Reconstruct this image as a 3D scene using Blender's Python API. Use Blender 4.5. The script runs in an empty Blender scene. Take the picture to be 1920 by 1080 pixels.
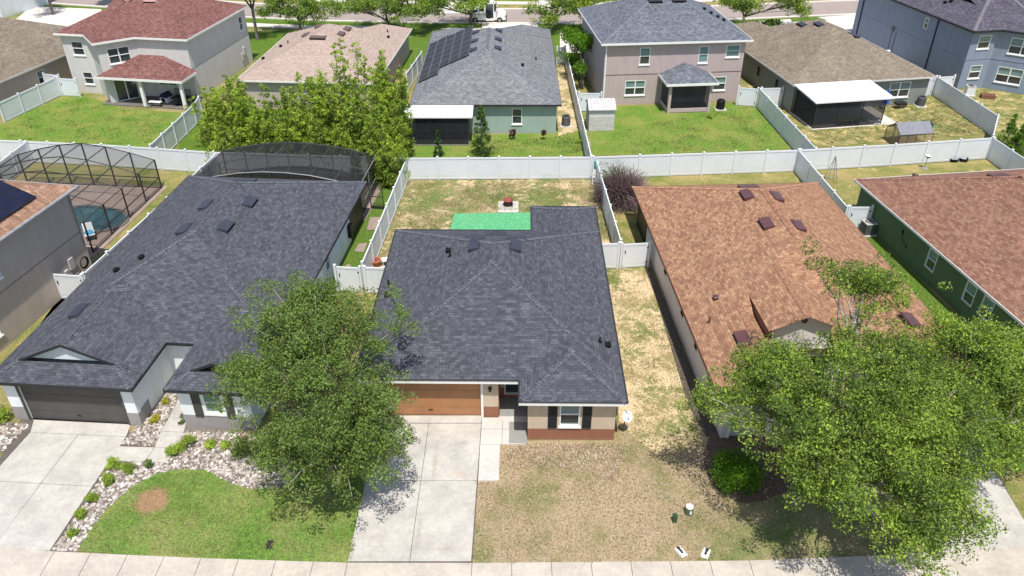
import bpy, math, random
import numpy as np
from mathutils import Vector, Matrix
R = math.radians
rnd = random.Random(7)
S = bpy.context.scene
COL = S.collection

# ------------------------------------------------------------------ camera, sky, sun
CAM_H = 26.0; PITCH = R(33); FPX = 1480.0
cam_d = bpy.data.cameras.new('camera'); cam = bpy.data.objects.new('camera', cam_d); COL.objects.link(cam)
cam.location = (0, 0, CAM_H); cam.rotation_euler = (R(90) - PITCH, 0, 0)
cam_d.sensor_width = 36; cam_d.lens = 36 * FPX / 1920; cam_d.clip_end = 1000; cam_d.clip_start = .5
S.camera = cam
W = bpy.data.worlds.new('World'); S.world = W; W.use_nodes = True
nt = W.node_tree; bg = nt.nodes['Background']; sky = nt.nodes.new('ShaderNodeTexSky')
SUN_EL = R(68); SUN_AZ = R(10)         # azimuth measured from straight behind the camera towards its right
sky.sky_type = 'NISHITA'; sky.sun_disc = False; sky.sun_elevation = SUN_EL
sky.sun_rotation = math.pi - SUN_AZ; sky.air_density = 1.0; sky.dust_density = 1.5
nt.links.new(sky.outputs[0], bg.inputs[0]); bg.inputs[1].default_value = .135
sd = bpy.data.lights.new('sun', 'SUN'); sun = bpy.data.objects.new('sun', sd); COL.objects.link(sun)
sd.energy = 4.8; sd.angle = R(.5); sd.color = (1, .95, .88)
sdir = Vector((math.sin(SUN_AZ) * math.cos(SUN_EL), -math.cos(SUN_AZ) * math.cos(SUN_EL), math.sin(SUN_EL)))
sun.rotation_euler = sdir.to_track_quat('Z', 'Y').to_euler(); sun.location = (0, 0, 60)
S.view_settings.view_transform = 'Standard'; S.view_settings.look = 'None'
S.view_settings.exposure = .19; S.view_settings.gamma = 1

def at(px, py, z=0):
    """survey helper: where the sight line through a photo point meets height z (metres)"""
    cx = (px - 960) / FPX; cy = (540 - py) / FPX
    d = (cx, math.cos(PITCH) + cy * math.sin(PITCH), -math.sin(PITCH) + cy * math.cos(PITCH))
    t = (z - CAM_H) / d[2]
    return (d[0] * t, d[1] * t)

# ------------------------------------------------------------------ materials
MATS = {}
def nodes(name, rough=.8, spec=.3):
    m = bpy.data.materials.new(name); m.use_nodes = True; n = m.node_tree
    p = n.nodes['Principled BSDF']; p.inputs['Roughness'].default_value = rough
    p.inputs['Specular IOR Level'].default_value = spec
    MATS[name] = m
    return m, n, p
def N(n, t, **k):
    o = n.nodes.new(t)
    for a, b in k.items():
        if a[0] == 'i' and a[1:].isdigit(): o.inputs[int(a[1:])].default_value = b
        else: setattr(o, a, b)
    return o
def noise(n, vec, scale, detail=4, rough=.55):
    o = N(n, 'ShaderNodeTexNoise'); o.inputs['Scale'].default_value = scale
    o.inputs['Detail'].default_value = detail; o.inputs['Roughness'].default_value = rough
    if vec: n.links.new(vec, o.inputs['Vector'])
    return o.outputs['Fac']
def ramp(n, fac, stops, interp='LINEAR'):
    o = N(n, 'ShaderNodeValToRGB'); o.color_ramp.interpolation = interp
    e = o.color_ramp.elements
    while len(e) < len(stops): e.new(.5)
    for i, (p, c) in enumerate(stops):
        e[i].position = p; e[i].color = (*c, 1) if len(c) == 3 else c
    n.links.new(fac, o.inputs[0]); return o.outputs[0]
def mix(n, fac, a, b, mode='MIX'):
    o = N(n, 'ShaderNodeMix', data_type='RGBA', blend_type=mode)
    for s, v in ((0, fac), (6, a), (7, b)):
        if isinstance(v, (int, float)): o.inputs[s].default_value = v
        elif isinstance(v, tuple): o.inputs[s].default_value = (*v, 1)
        else: n.links.new(v, o.inputs[s])
    return o.outputs[2]
def bump(n, p, h, strength=.3, dist=.02):
    b = N(n, 'ShaderNodeBump'); b.inputs['Strength'].default_value = strength
    b.inputs['Distance'].default_value = dist; n.links.new(h, b.inputs['Height'])
    n.links.new(b.outputs[0], p.inputs['Normal'])
def plain(name, c, rough=.7, var=.12, scale=3., metal=0, spec=.3, bmp=0, fine=60):
    m, n, p = nodes(name, rough, spec); p.inputs['Metallic'].default_value = metal
    tc = N(n, 'ShaderNodeTexCoord').outputs['Object']
    a = noise(n, tc, scale); lo = tuple(x * (1 - var) for x in c); hi = tuple(min(1, x * (1 + var)) for x in c)
    col = ramp(n, a, [(.3, lo), (.7, hi)])
    n.links.new(col, p.inputs['Base Color'])
    if bmp:
        bump(n, p, noise(n, tc, fine, 2), bmp, .01)
    return m
def stucco(name, c, dirt=(.30, .25, .20)):
    m, n, p = nodes(name, .9, .15)
    g = N(n, 'ShaderNodeTexCoord').outputs['Object']
    mp = N(n, 'ShaderNodeMapping'); n.links.new(g, mp.inputs[0]); mp.inputs['Scale'].default_value = (1, 1, .25)
    streak = noise(n, mp.outputs[0], 2.2, 6, .7); fine = noise(n, g, 22, 3)
    c1 = ramp(n, streak, [(.3, tuple(x * .9 for x in c)), (.65, tuple(min(1, x * 1.05) for x in c))])
    c2 = mix(n, ramp(n, fine, [(.35, (.90,) * 3), (.65, (1.04,) * 3)]), (0, 0, 0), c1)
    c2 = mix(n, 1.0, c1, ramp(n, fine, [(.3, (.9, .9, .9)), (.7, (1.05, 1.05, 1.05))]), 'MULTIPLY')
    sep = N(n, 'ShaderNodeSeparateXYZ'); n.links.new(g, sep.inputs[0])
    zz = N(n, 'ShaderNodeMath', operation='MULTIPLY_ADD'); n.links.new(sep.outputs[2], zz.inputs[0])
    zz.inputs[1].default_value = -1.8; n.links.new(streak, zz.inputs[2])
    low = ramp(n, zz.outputs[0], [(.1, (0, 0, 0)), (.6, (.45, .45, .45))])
    c3 = mix(n, low, c2, tuple((a + b) / 2 * .9 for a, b in zip(c, dirt)))
    n.links.new(c3, p.inputs['Base Color'])
    bump(n, p, fine, .25, .02)
    return m
def vinyl(name, c, dirt):
    m, n, p = nodes(name, .4, .4); g = N(n, 'ShaderNodeTexCoord').outputs['Object']; a = noise(n, g, 1.1, 5, .7); sep = N(n, 'ShaderNodeSeparateXYZ'); n.links.new(g, sep.inputs[0])
    zz = N(n, 'ShaderNodeMath', operation='MULTIPLY_ADD'); n.links.new(sep.outputs[2], zz.inputs[0]); zz.inputs[1].default_value = -1.1; n.links.new(a, zz.inputs[2])
    col = ramp(n, a, [(.35, tuple(x * .93 for x in c)), (.65, c)]); col = mix(n, ramp(n, zz.outputs[0], [(.02, (0, 0, 0)), (.6, (.6,) * 3)]), col, dirt); n.links.new(col, p.inputs['Base Color']); return m
def shingle(name, dark, light, mid, bw=.30, bh=.145, weather=.12, stain=None):
    m, n, p = nodes(name, .92, .15)
    uv = N(n, 'ShaderNodeUVMap').outputs[0]
    def brick(w, off, c1, c2, bias=0):
        b = N(n, 'ShaderNodeTexBrick'); b.offset = off; b.offset_frequency = 2; b.squash = 1
        b.inputs['Color1'].default_value = (*c1, 1); b.inputs['Color2'].default_value = (*c2, 1)
        b.inputs['Mortar'].default_value = (*[x * .45 for x in dark], 1)  # shadow line under each shingle row, put into the gap colour
        b.inputs['Scale'].default_value = 1; b.inputs['Mortar Size'].default_value = .006
        b.inputs['Mortar Smooth'].default_value = .3
        b.inputs['Brick Width'].default_value = w; b.inputs['Row Height'].default_value = bh; b.inputs['Bias'].default_value = bias
        n.links.new(uv, b.inputs['Vector']); return b
    b1 = brick(bw, .37, dark, mid); b2 = brick(bw * .77, .61, (0, 0, 0), (1, 1, 1), -.35)
    f = ramp(n, b2.outputs['Color'], [(.25, (0, 0, 0)), (.85, (.62, .62, .62))])
    c = mix(n, f, b1.outputs['Color'], light)
    g = N(n, 'ShaderNodeNewGeometry').outputs['Position']
    big = noise(n, g, .45, 5, .6); fine = noise(n, g, 14, 3, .7)
    c = mix(n, 1.0, c, ramp(n, big, [(.3, (1 - weather,) * 3), (.7, (1 + weather,) * 3)]), 'MULTIPLY')
    c = mix(n, 1.0, c, ramp(n, fine, [(.38, (.78,) * 3), (.62, (1.2,) * 3)]), 'MULTIPLY')
    if stain:
        s = ramp(n, noise(n, g, 1.3, 6, .7), [(.5, (0, 0, 0)), (.7, (.7,) * 3)])
        c = mix(n, s, c, stain)
    n.links.new(c, p.inputs['Base Color'])
    sp = N(n, 'ShaderNodeSeparateXYZ'); n.links.new(uv, sp.inputs[0])
    fr = N(n, 'ShaderNodeMath', operation='DIVIDE'); n.links.new(sp.outputs[1], fr.inputs[0]); fr.inputs[1].default_value = bh
    fr2 = N(n, 'ShaderNodeMath', operation='FRACT'); n.links.new(fr.outputs[0], fr2.inputs[0])
    fr3 = N(n, 'ShaderNodeMath', operation='SUBTRACT'); fr3.inputs[0].default_value = 1; n.links.new(fr2.outputs[0], fr3.inputs[1])
    ad = N(n, 'ShaderNodeMath', operation='ADD'); n.links.new(fr3.outputs[0], ad.inputs[0]); n.links.new(fine, ad.inputs[1])
    bump(n, p, ad.outputs[0], .55, .02)
    return m
def turf(name, green, dry, sand, g_lo=.4, g_hi=.6, s_lo=.6, s_hi=.66, big=.35, green2=None, patches=None):
    """grass that thins to straw and to bare sand; g_* = noise limits dry->green, s_* = limits grass->sand"""
    m, n, p = nodes(name, .95, .1)
    g = N(n, 'ShaderNodeNewGeometry').outputs['Position']
    green2 = green2 or tuple(x * .6 for x in green)
    blade = noise(n, g, 9, 5, .8); fine = noise(n, g, 26, 3, .8)
    mp = N(n, 'ShaderNodeMapping'); n.links.new(g, mp.inputs[0]); mp.inputs['Location'].default_value = (13, 7, 3)
    a = noise(n, g, big, 8, .68); b = noise(n, mp.outputs[0], big * 1.7, 9, .72); c_ = noise(n, mp.outputs[0], 2.4, 6, .75)
    gcol = ramp(n, blade, [(.38, green2), (.5, green), (.62, tuple(min(1, x * 1.6) for x in green))])
    dcol = ramp(n, blade, [(.37, tuple(x * .5 for x in dry)), (.46, tuple(x * .9 for x in dry)), (.55, tuple(x * 1.08 for x in dry)), (.64, tuple(min(1, x * 1.45) for x in dry))])
    scol = ramp(n, blade, [(.36, tuple(x * .5 for x in sand)), (.46, tuple(x * .9 for x in sand)), (.6, tuple(min(1, x * 1.15) for x in sand))])
    fa = mix(n, .35, a, blade); fb = mix(n, .38, b, c_); fb = mix(n, .22, fb, blade)
    col = mix(n, ramp(n, fa, [(g_lo, (0, 0, 0)), (g_hi, (1, 1, 1))]), dcol, gcol)
    col = mix(n, ramp(n, fb, [(s_lo, (0, 0, 0)), (s_hi, (1, 1, 1))]), col, scol)
    if patches:
        for (x, y, r, pc) in patches:
            vm = N(n, 'ShaderNodeVectorMath', operation='DISTANCE'); n.links.new(g, vm.inputs[0]); vm.inputs[1].default_value = (x, y, 0)
            dd = N(n, 'ShaderNodeMath', operation='DIVIDE'); n.links.new(vm.outputs['Value'], dd.inputs[0]); dd.inputs[1].default_value = r
            d2 = N(n, 'ShaderNodeMath', operation='ADD'); n.links.new(dd.outputs[0], d2.inputs[0]); n.links.new(c_, d2.inputs[1])
            d3 = N(n, 'ShaderNodeMath', operation='ADD'); n.links.new(d2.outputs[0], d3.inputs[0]); n.links.new(blade, d3.inputs[1])
            pcol = ramp(n, blade, [(.3, tuple(x * .6 for x in pc)), (.7, tuple(min(1, x * 1.35) for x in pc))])
            col = mix(n, ramp(n, d3.outputs[0], [(1.55 / 2, (1, 1, 1)), (2.05 / 2, (0, 0, 0))]) if False else ramp(n, mathdiv(n, d3.outputs[0], 2.5), [(.66, (1, 1, 1)), (.82, (0, 0, 0))]), col, pcol)
    n.links.new(col, p.inputs['Base Color'])
    bump(n, p, mix(n, .5, blade, fine), .9, .06)
    return m
def mathdiv(n, s, v):
    o = N(n, 'ShaderNodeMath', operation='DIVIDE'); n.links.new(s, o.inputs[0]); o.inputs[1].default_value = v; return o.outputs[0]
def concrete(name, c, stain=.25, spots=()):
    m, n, p = nodes(name, .85, .2)
    g = N(n, 'ShaderNodeNewGeometry').outputs['Position']
    a = noise(n, g, .7, 8, .7); b = noise(n, g, 6, 6, .75); f = noise(n, g, 45, 2)
    col = ramp(n, a, [(.35, tuple(x * (1 - stain) for x in c)), (.6, c)])
    col = mix(n, 1.0, col, ramp(n, b, [(.3, (.86,) * 3), (.55, (1,) * 3), (.7, (1.06,) * 3)]), 'MULTIPLY')
    col = mix(n, 1.0, col, ramp(n, f, [(.3, (.93,) * 3), (.7, (1.05,) * 3)]), 'MULTIPLY')
    for (x, y, rx, ry, pc) in spots:
        mp = N(n, 'ShaderNodeMapping'); n.links.new(g, mp.inputs[0]); mp.inputs['Location'].default_value = (-x / rx, -y / ry, 0); mp.inputs['Scale'].default_value = (1 / rx, 1 / ry, 0)
        vm = N(n, 'ShaderNodeVectorMath', operation='LENGTH'); n.links.new(mp.outputs[0], vm.inputs[0]); ad = N(n, 'ShaderNodeMath', operation='ADD'); n.links.new(vm.outputs['Value'], ad.inputs[0]); n.links.new(b, ad.inputs[1])
        col = mix(n, ramp(n, ad.outputs[0], [(.55, (.55,) * 3), (1.0, (0, 0, 0))]) if rx < 9 else 0, col, pc)
    n.links.new(col, p.inputs['Base Color']); bump(n, p, f, .15, .01)
    return m
def leafmat(name, c, tr=.35):
    m, n, p = nodes(name, .75, .12)
    g = N(n, 'ShaderNodeNewGeometry').outputs['Position']
    col = ramp(n, noise(n, g, .9, 5, .7), [(.3, tuple(x * .72 for x in c)), (.7, tuple(x * 1.35 for x in c))])
    n.links.new(col, p.inputs['Base Color'])
    t = N(n, 'ShaderNodeBsdfTranslucent'); mx = N(n, 'ShaderNodeMixShader'); mx.inputs[0].default_value = tr
    br = mix(n, 1.0, col, (1.5, 1.6, .7), 'MULTIPLY'); n.links.new(br, t.inputs[0])
    out = n.nodes['Material Output']; n.links.new(p.outputs[0], mx.inputs[1]); n.links.new(t.outputs[0], mx.inputs[2]); n.links.new(mx.outputs[0], out.inputs[0])
    return m
def screen_mat(name, op=.45, c=(.02, .02, .022)):
    m, n, p = nodes(name, .7, .2); p.inputs['Base Color'].default_value = (*c, 1)
    t = N(n, 'ShaderNodeBsdfTransparent'); mx = N(n, 'ShaderNodeMixShader'); mx.inputs[0].default_value = op
    out = n.nodes['Material Output']; n.links.new(t.outputs[0], mx.inputs[1]); n.links.new(p.outputs[0], mx.inputs[2]); n.links.new(mx.outputs[0], out.inputs[0])
    return m
def glass(name, c, rough=.08, spec=.9):
    m, n, p = nodes(name, rough, spec)
    tc = N(n, 'ShaderNodeTexCoord').outputs['Object']
    mp = N(n, 'ShaderNodeMapping'); n.links.new(tc, mp.inputs[0]); mp.inputs['Scale'].default_value = (.3, .3, 14)
    col = ramp(n, noise(n, mp.outputs[0], 3, 2), [(.4, tuple(x * .75 for x in c)), (.6, tuple(x * 1.3 for x in c))])
    n.links.new(col, p.inputs['Base Color']); return m
M = MATS
shingle('charcoal_shingle', (.055, .058, .071), (.155, .16, .185), (.086, .091, .109), weather=.06)
shingle('brown_shingle', (.215, .11, .07), (.52, .345, .20), (.345, .195, .118), weather=.05)
shingle('rose_brown_shingle', (.17, .085, .06), (.39, .245, .17), (.265, .145, .103), weather=.06)
shingle('red_shingle', (.13, .06, .052), (.34, .19, .165), (.21, .10, .09), weather=.08)
shingle('pink_shingle', (.33, .25, .21), (.50, .41, .35), (.41, .32, .275), weather=.05)
shingle('grey_shingle', (.13, .135, .145), (.32, .325, .345), (.205, .21, .225), weather=.06)
shingle('blue_grey_shingle', (.085, .095, .115), (.27, .285, .325), (.15, .165, .195), weather=.06)
shingle('tan_shingle', (.17, .14, .105), (.34, .29, .22), (.24, .20, .155), stain=(.12, .10, .08))
shingle('violet_grey_shingle', (.06, .055, .075), (.18, .17, .21), (.10, .095, .12))
shingle('tile_orange', (.20, .115, .075), (.50, .35, .25), (.33, .20, .14), bw=.22, bh=.3)
stucco('beige_stucco', (.56, .46, .35)); stucco('terracotta_stucco', (.30, .135, .085)); stucco('brown_stucco', (.30, .19, .125))
stucco('white_stucco', (.80, .83, .84)); stucco('pale_blue_stucco', (.70, .75, .77)); stucco('grey_stucco', (.33, .31, .30)); stucco('dark_grey_stucco', (.14, .13, .125))
stucco('cream_stucco', (.74, .69, .65)); stucco('green_stucco', (.13, .19, .10), (.08, .08, .05)); stucco('taupe_wall', (.50, .43, .38))
stucco('pale_grey_stucco', (.62, .60, .58)); stucco('pink_stucco', (.50, .42, .39)); stucco('mint_stucco', (.33, .42, .37))
stucco('mauve_stucco', (.47, .385, .37)); stucco('greige_stucco', (.26, .25, .22)); stucco('sage_grey_stucco', (.24, .26, .24)); stucco('blue_stucco', (.24, .29, .37))
plain('white_trim', (.78, .78, .76), .5, .04); vinyl('white_vinyl', (.71, .745, .785), (.42, .43, .36))
plain('dark_trim', (.03, .03, .034), .5); plain('brown_trim', (.20, .09, .06), .6); plain('black_metal', (.016, .016, .018), .45); plain('bronze_frame', (.035, .033, .032), .45)
plain('aluminium_light', (.55, .56, .58), .35, metal=.3); plain('grey_metal', (.30, .31, .32), .5, metal=.4); plain('green_trim', (.09, .14, .08), .6)
plain('vent_dark', (.04, .043, .06), .5, spec=.4); plain('vent_hole', (.006, .006, .006), .9); plain('vent_brown', (.10, .045, .045), .4, spec=.5); plain('vent_pink', (.40, .24, .22), .5); plain('vent_umber', (.12, .08, .07), .5)
plain('orange_door', (.37, .18, .085), .55, .12, 1.5); plain('grey_door', (.085, .08, .075), .6, .1, 1.5); plain('shutter_black', (.02, .023, .028), .6); plain('shutter_grey', (.075, .07, .065), .6)
glass('glass_teal', (.16, .25, .25)); glass('glass_dark', (.035, .045, .05)); glass('solar_blue', (.012, .014, .032), .3, .35); glass('solar_grey', (.032, .033, .038), .5, .2); glass('pool_water', (.04, .09, .095), .05)
plain('solar_edge', (.25, .26, .28), .4, metal=.5)
screen_mat('screen_mesh', .24, (.03, .032, .035)); screen_mat('screen_mesh_dense', .60, (.02, .021, .024)); screen_mat('screen_mesh_patio', .80, (.02, .022, .028)); plain('frame_grey', (.22, .22, .225), .5)
concrete('driveway_concrete', (.50, .475, .43), .24, [(*at(868, 832), .9, .7, (.27, .245, .22)), (*at(862, 890), .8, .6, (.42, .33, .26)), (*at(815, 870), .28, 3.4, (.33, .28, .23)), (*at(785, 1000), .3, 2.2, (.30, .26, .22)), (*at(712, 1010), .9, .9, (.36, .31, .27)), (*at(60, 960), .8, 1.5, (.38, .35, .31)), (*at(160, 860), .5, 1.6, (.42, .38, .33)), (*at(840, 1030), 1.4, .25, (.34, .29, .25))]); concrete('new_concrete', (.56, .54, .50), .12); concrete('sidewalk_concrete', (.51, .46, .395), .22); concrete('far_concrete', (.66, .60, .54), .1); concrete('asphalt', (.33, .275, .25), .12)
concrete('paver', (.33, .255, .215), .25); concrete('joint_dirt', (.13, .115, .10), .3); concrete('patio_dark', (.16, .15, .14), .2); concrete('painted_porch', (.28, .275, .26), .1)
plain('gravel_base', (.17, .145, .125), .95, .35, 14, bmp=.8, fine=30); plain('mulch', (.14, .095, .07), .95, .4, 8, bmp=.9, fine=30); plain('eave_shade_soil', (.09, .075, .06), .95, .4, 6, bmp=.8)  # last soil tone holds the eave shadow beside the right house
GREEN = (.105, .165, .028)
turf('lawn_dry_straw', (.20, .19, .085), (.38, .29, .185), (.47, .385, .285), .49, .57, .55, .66, .33)
turf('lawn_sandy_side', (.15, .18, .055), (.35, .28, .145), (.60, .47, .29), .47, .55, .47, .53, .33)
turf('lawn_back_sand', (.135, .17, .05), (.27, .22, .11), (.58, .44, .28), .43, .54, .50, .57, .3)
turf('lawn_green_mown', (.105, .195, .035), (.27, .27, .10), (.4, .3, .15), .38, .56, .8, .9, .4, patches=[(*at(285, 940), .85, (.30, .19, .105))])
turf('lawn_lush', (.11, .20, .028), (.22, .24, .06), (.30, .26, .12), .42, .56, .60, .70, .38, green2=(.055, .115, .02))
turf('lawn_mixed', (.12, .16, .035), (.33, .26, .11), (.58, .45, .22), .42, .60, .54, .64, .4)
turf('lawn_straw_green', (.10, .13, .035), (.36, .29, .12), (.62, .48, .24), .40, .56, .50, .60, .6)
turf('strip_green', (.09, .15, .025), (.17, .18, .05), (.3, .2, .1), .2, .4, .9, .95, .5)
turf('shade_green', (.085, .15, .02), (.17, .19, .05), (.3, .25, .15), .3, .5, .8, .9, .5)
turf('lawn_shaded', (.13, .165, .05), (.33, .26, .15), (.45, .36, .25), .42, .56, .60, .72, .5)
turf('ground_mixed', (.12, .16, .035), (.33, .26, .13), (.55, .42, .24), .42, .6, .58, .7, .3)
turf('green_paint_turf', (.10, .36, .17), (.19, .38, .19), (.4, .5, .3), .2, .5, .9, .95, .6, green2=(.075, .28, .13))
leafmat('leaf_mid', (.17, .25, .055), .38); leafmat('leaf_dark', (.072, .112, .034), .34); leafmat('leaf_bright', (.35, .45, .075), .42); leafmat('leaf_grey', (.19, .255, .09))
leafmat('bamboo_bright', (.42, .52, .08), .42); leafmat('bamboo_mid', (.27, .36, .06), .42); leafmat('bamboo_dark', (.10, .155, .035), .4); leafmat('hedge_green', (.13, .26, .02), .4); leafmat('hedge_dark', (.06, .14, .018), .4)
leafmat('croton_yellow', (.42, .36, .04)); leafmat('flower_red', (.55, .03, .05)); leafmat('ti_plant_red', (.10, .02, .03)); leafmat('pine_green', (.06, .12, .04)); leafmat('pine_dark', (.035, .07, .025))
leafmat('twig_leaf', (.07, .09, .05)); plain('twig', (.15, .105, .105), .9); plain('bark', (.16, .135, .115), .95, .3, 6, bmp=.8); plain('bark_pale', (.30, .27, .24), .95, .25, 6, bmp=.6)
plain('terracotta_pot', (.42, .16, .08), .8); plain('rust', (.25, .07, .055), .8, .3, 6); plain('brick_dark', (.03, .027, .025), .9); plain('white_plastic', (.76, .76, .76), .4, .04); plain('blue_plastic', (.02, .10, .42), .4)
plain('light_blue_plastic', (.12, .40, .62), .5); plain('navy_cloth', (.018, .022, .05), .8); plain('green_box', (.03, .085, .045), .5); plain('tire', (.012, .012, .012), .8); plain('teal_plastic', (.05, .28, .25), .5)
plain('ac_grey', (.13, .135, .14), .5, metal=.3); plain('ac_beige', (.42, .41, .39), .5); plain('pole_grey', (.45, .45, .44), .5); plain('shed_wall', (.55, .53, .52), .8); plain('shed_roof', (.46, .44, .44), .8)
plain('polycarbonate', (.19, .195, .22), .4, spec=.5); screen_mat('greenhouse_film', .45, (.40, .30, .19)); plain('sheet_tan', (.33, .25, .17), .7); plain('skin', (.45, .27, .19), .6); plain('blue_emblem', (.012, .015, .16), .5); plain('red_emblem', (.5, .02, .03), .5); plain('white_roof_metal', (.76, .76, .75), .4, .06, 1)
plain('dark_leaf_litter', (.05, .04, .03), .9); plain('car_dark', (.05, .05, .055), .25, spec=.8); plain('car_silver_blue', (.28, .36, .42), .25, spec=.8)
for i, c in enumerate([(.44, .40, .36), (.29, .245, .21), (.17, .14, .12), (.60, .57, .53)]): plain(f'stone_{i}', c, .9, .15, 4)
def PLAINRIDGE(name, c):
    plain(name, c, .9, .3, 5)
for k, c in dict(charcoal=(.10, .105, .125), brown=(.36, .19, .12), rose=(.25, .13, .10), grey=(.20, .21, .24), violet=(.22, .21, .24)).items(): plain('cap_' + k, tuple(x * .9 for x in c), .9, .5, 7, bmp=.4)

# ------------------------------------------------------------------ mesh building
class MB:
    def __init__(s): s.v = []; s.f = []; s.m = []
    def poly(s, pts, m=0):
        i = len(s.v); s.v += [tuple(p) for p in pts]; s.f.append(tuple(range(i, i + len(pts)))); s.m.append(m)
    def hexa(s, p, m=0):
        """8 points: bottom ring 0-3 (ccw), top ring 4-7"""
        i = len(s.v); s.v += [tuple(q) for q in p]
        for f in ((3, 2, 1, 0), (4, 5, 6, 7), (0, 1, 5, 4), (1, 2, 6, 5), (2, 3, 7, 6), (3, 0, 4, 7)):
            s.f.append(tuple(i + k for k in f)); s.m.append(m)
    def box(s, x0, x1, y0, y1, z0, z1, m=0):
        s.hexa([(x0, y0, z0), (x1, y0, z0), (x1, y1, z0), (x0, y1, z0), (x0, y0, z1), (x1, y0, z1), (x1, y1, z1), (x0, y1, z1)], m)
    def rbox(s, cx, cy, z0, z1, w, d, a=0, m=0, taper=1):
        c, q = math.cos(a), math.sin(a)
        def P(u, v, z, t=1): return (cx + u * t * c - v * t * q, cy + u * t * q + v * t * c, z)
        h, k = w / 2, d / 2
        s.hexa([P(-h, -k, z0), P(h, -k, z0), P(h, k, z0), P(-h, k, z0), P(-h, -k, z1, taper), P(h, -k, z1, taper), P(h, k, z1, taper), P(-h, k, z1, taper)], m)
    def fbox(s, fr, u0, u1, n0, n1, z0, z1, m=0):
        """box in a wall frame: u along the wall, n outwards"""
        px, py, dx, dy = fr; nx, ny = dy, -dx
        def P(u, n, z): return (px + dx * u + nx * n, py + dy * u + ny * n, z)
        s.hexa([P(u0, n1, z0), P(u1, n1, z0), P(u1, n0, z0), P(u0, n0, z0), P(u0, n1, z1), P(u1, n1, z1), P(u1, n0, z1), P(u0, n0, z1)], m)
    def tube(s, pts, rad, k=6, m=0, cap=True):
        pts = [Vector(p) for p in pts]; rings = []
        if isinstance(rad, (int, float)): rad = [rad] * len(pts)
        for i, p in enumerate(pts):
            d = (pts[min(i + 1, len(pts) - 1)] - pts[max(i - 1, 0)])
            if d.length < 1e-9: d = Vector((0, 0, 1))
            d.normalize(); a = Vector((0, 0, 1)) if abs(d.z) < .9 else Vector((1, 0, 0))
            u = d.cross(a).normalized(); w = d.cross(u); i0 = len(s.v); rings.append(i0)
            for j in range(k):
                t = 2 * math.pi * j / k; s.v.append(tuple(p + (u * math.cos(t) + w * math.sin(t)) * rad[i]))
        for a, b in zip(rings, rings[1:]):
            for j in range(k): s.f.append((a + j, b + j, b + (j + 1) % k, a + (j + 1) % k)); s.m.append(m)
        if cap:
            s.f.append(tuple(rings[0] + j for j in range(k))); s.m.append(m)
            s.f.append(tuple(rings[-1] + j for j in reversed(range(k)))); s.m.append(m)
    def lathe(s, cx, cy, prof, k=16, m=0):
        rings = []
        for r, z in prof:
            rings.append(len(s.v))
            for j in range(k):
                t = 2 * math.pi * j / k; s.v.append((cx + r * math.cos(t), cy + r * math.sin(t), z))
        for a, b in zip(rings, rings[1:]):
            for j in range(k): s.f.append((a + j, a + (j + 1) % k, b + (j + 1) % k, b + j)); s.m.append(m)
    def ball(s, c, r, m=0, k=8, h=6, sz=1.0):
        prof = [(r * math.sin(math.pi * i / h) + 1e-4, c[2] - r * sz * math.cos(math.pi * i / h)) for i in range(h + 1)]
        s.lathe(c[0], c[1], prof, k, m)
    def build(s, name, mats, parent=None, smooth=False, uv=False):
        me = bpy.data.meshes.new(name); me.from_pydata(s.v, [], s.f)
        if isinstance(mats, str): mats = [mats]
        for m in mats: me.materials.append(M[m])
        if len(mats) > 1: me.polygons.foreach_set('material_index', s.m)
        if smooth: me.polygons.foreach_set('use_smooth', [True] * len(s.f))
        if uv:
            ul = me.uv_layers.new(name='UVMap'); up = Vector((0, 0, 1)); dat = [0.0] * (2 * len(me.loops))
            for p in me.polygons:
                n = p.normal
                u = Vector((-n.y, n.x, 0)) if (abs(n.x) + abs(n.y)) > 1e-3 else Vector((1, 0, 0))
                u.normalize(); v = n.cross(u)
                for li in p.loop_indices:
                    co = me.vertices[me.loops[li].vertex_index].co
                    dat[2 * li] = co.dot(u); dat[2 * li + 1] = co.dot(v)
            ul.data.foreach_set('uv', dat)
        me.update()
        o = bpy.data.objects.new(name, me); COL.objects.link(o)
        if parent: o.parent = parent
        return o
def thing(name, label, cat, loc=(0, 0, 0), rz=0, group=None):
    o = bpy.data.objects.new(name, None); COL.objects.link(o); o.empty_display_size = .5
    o.location = loc if len(loc) == 3 else (*loc, 0); o.rotation_euler = (0, 0, rz)
    return tag(o, label, cat, group)
def tag(o, label, cat, group=None):
    o['label'] = label; o['category'] = cat
    if group: o['group'] = group
    return o
def struct(o, kind='structure'): o['kind'] = kind; return o
def copy_tree(o, parent=None):
    c = o.copy(); COL.objects.link(c)
    if parent: c.parent = parent
    for ch in list(o.children): copy_tree(ch, c)
    return c

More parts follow.
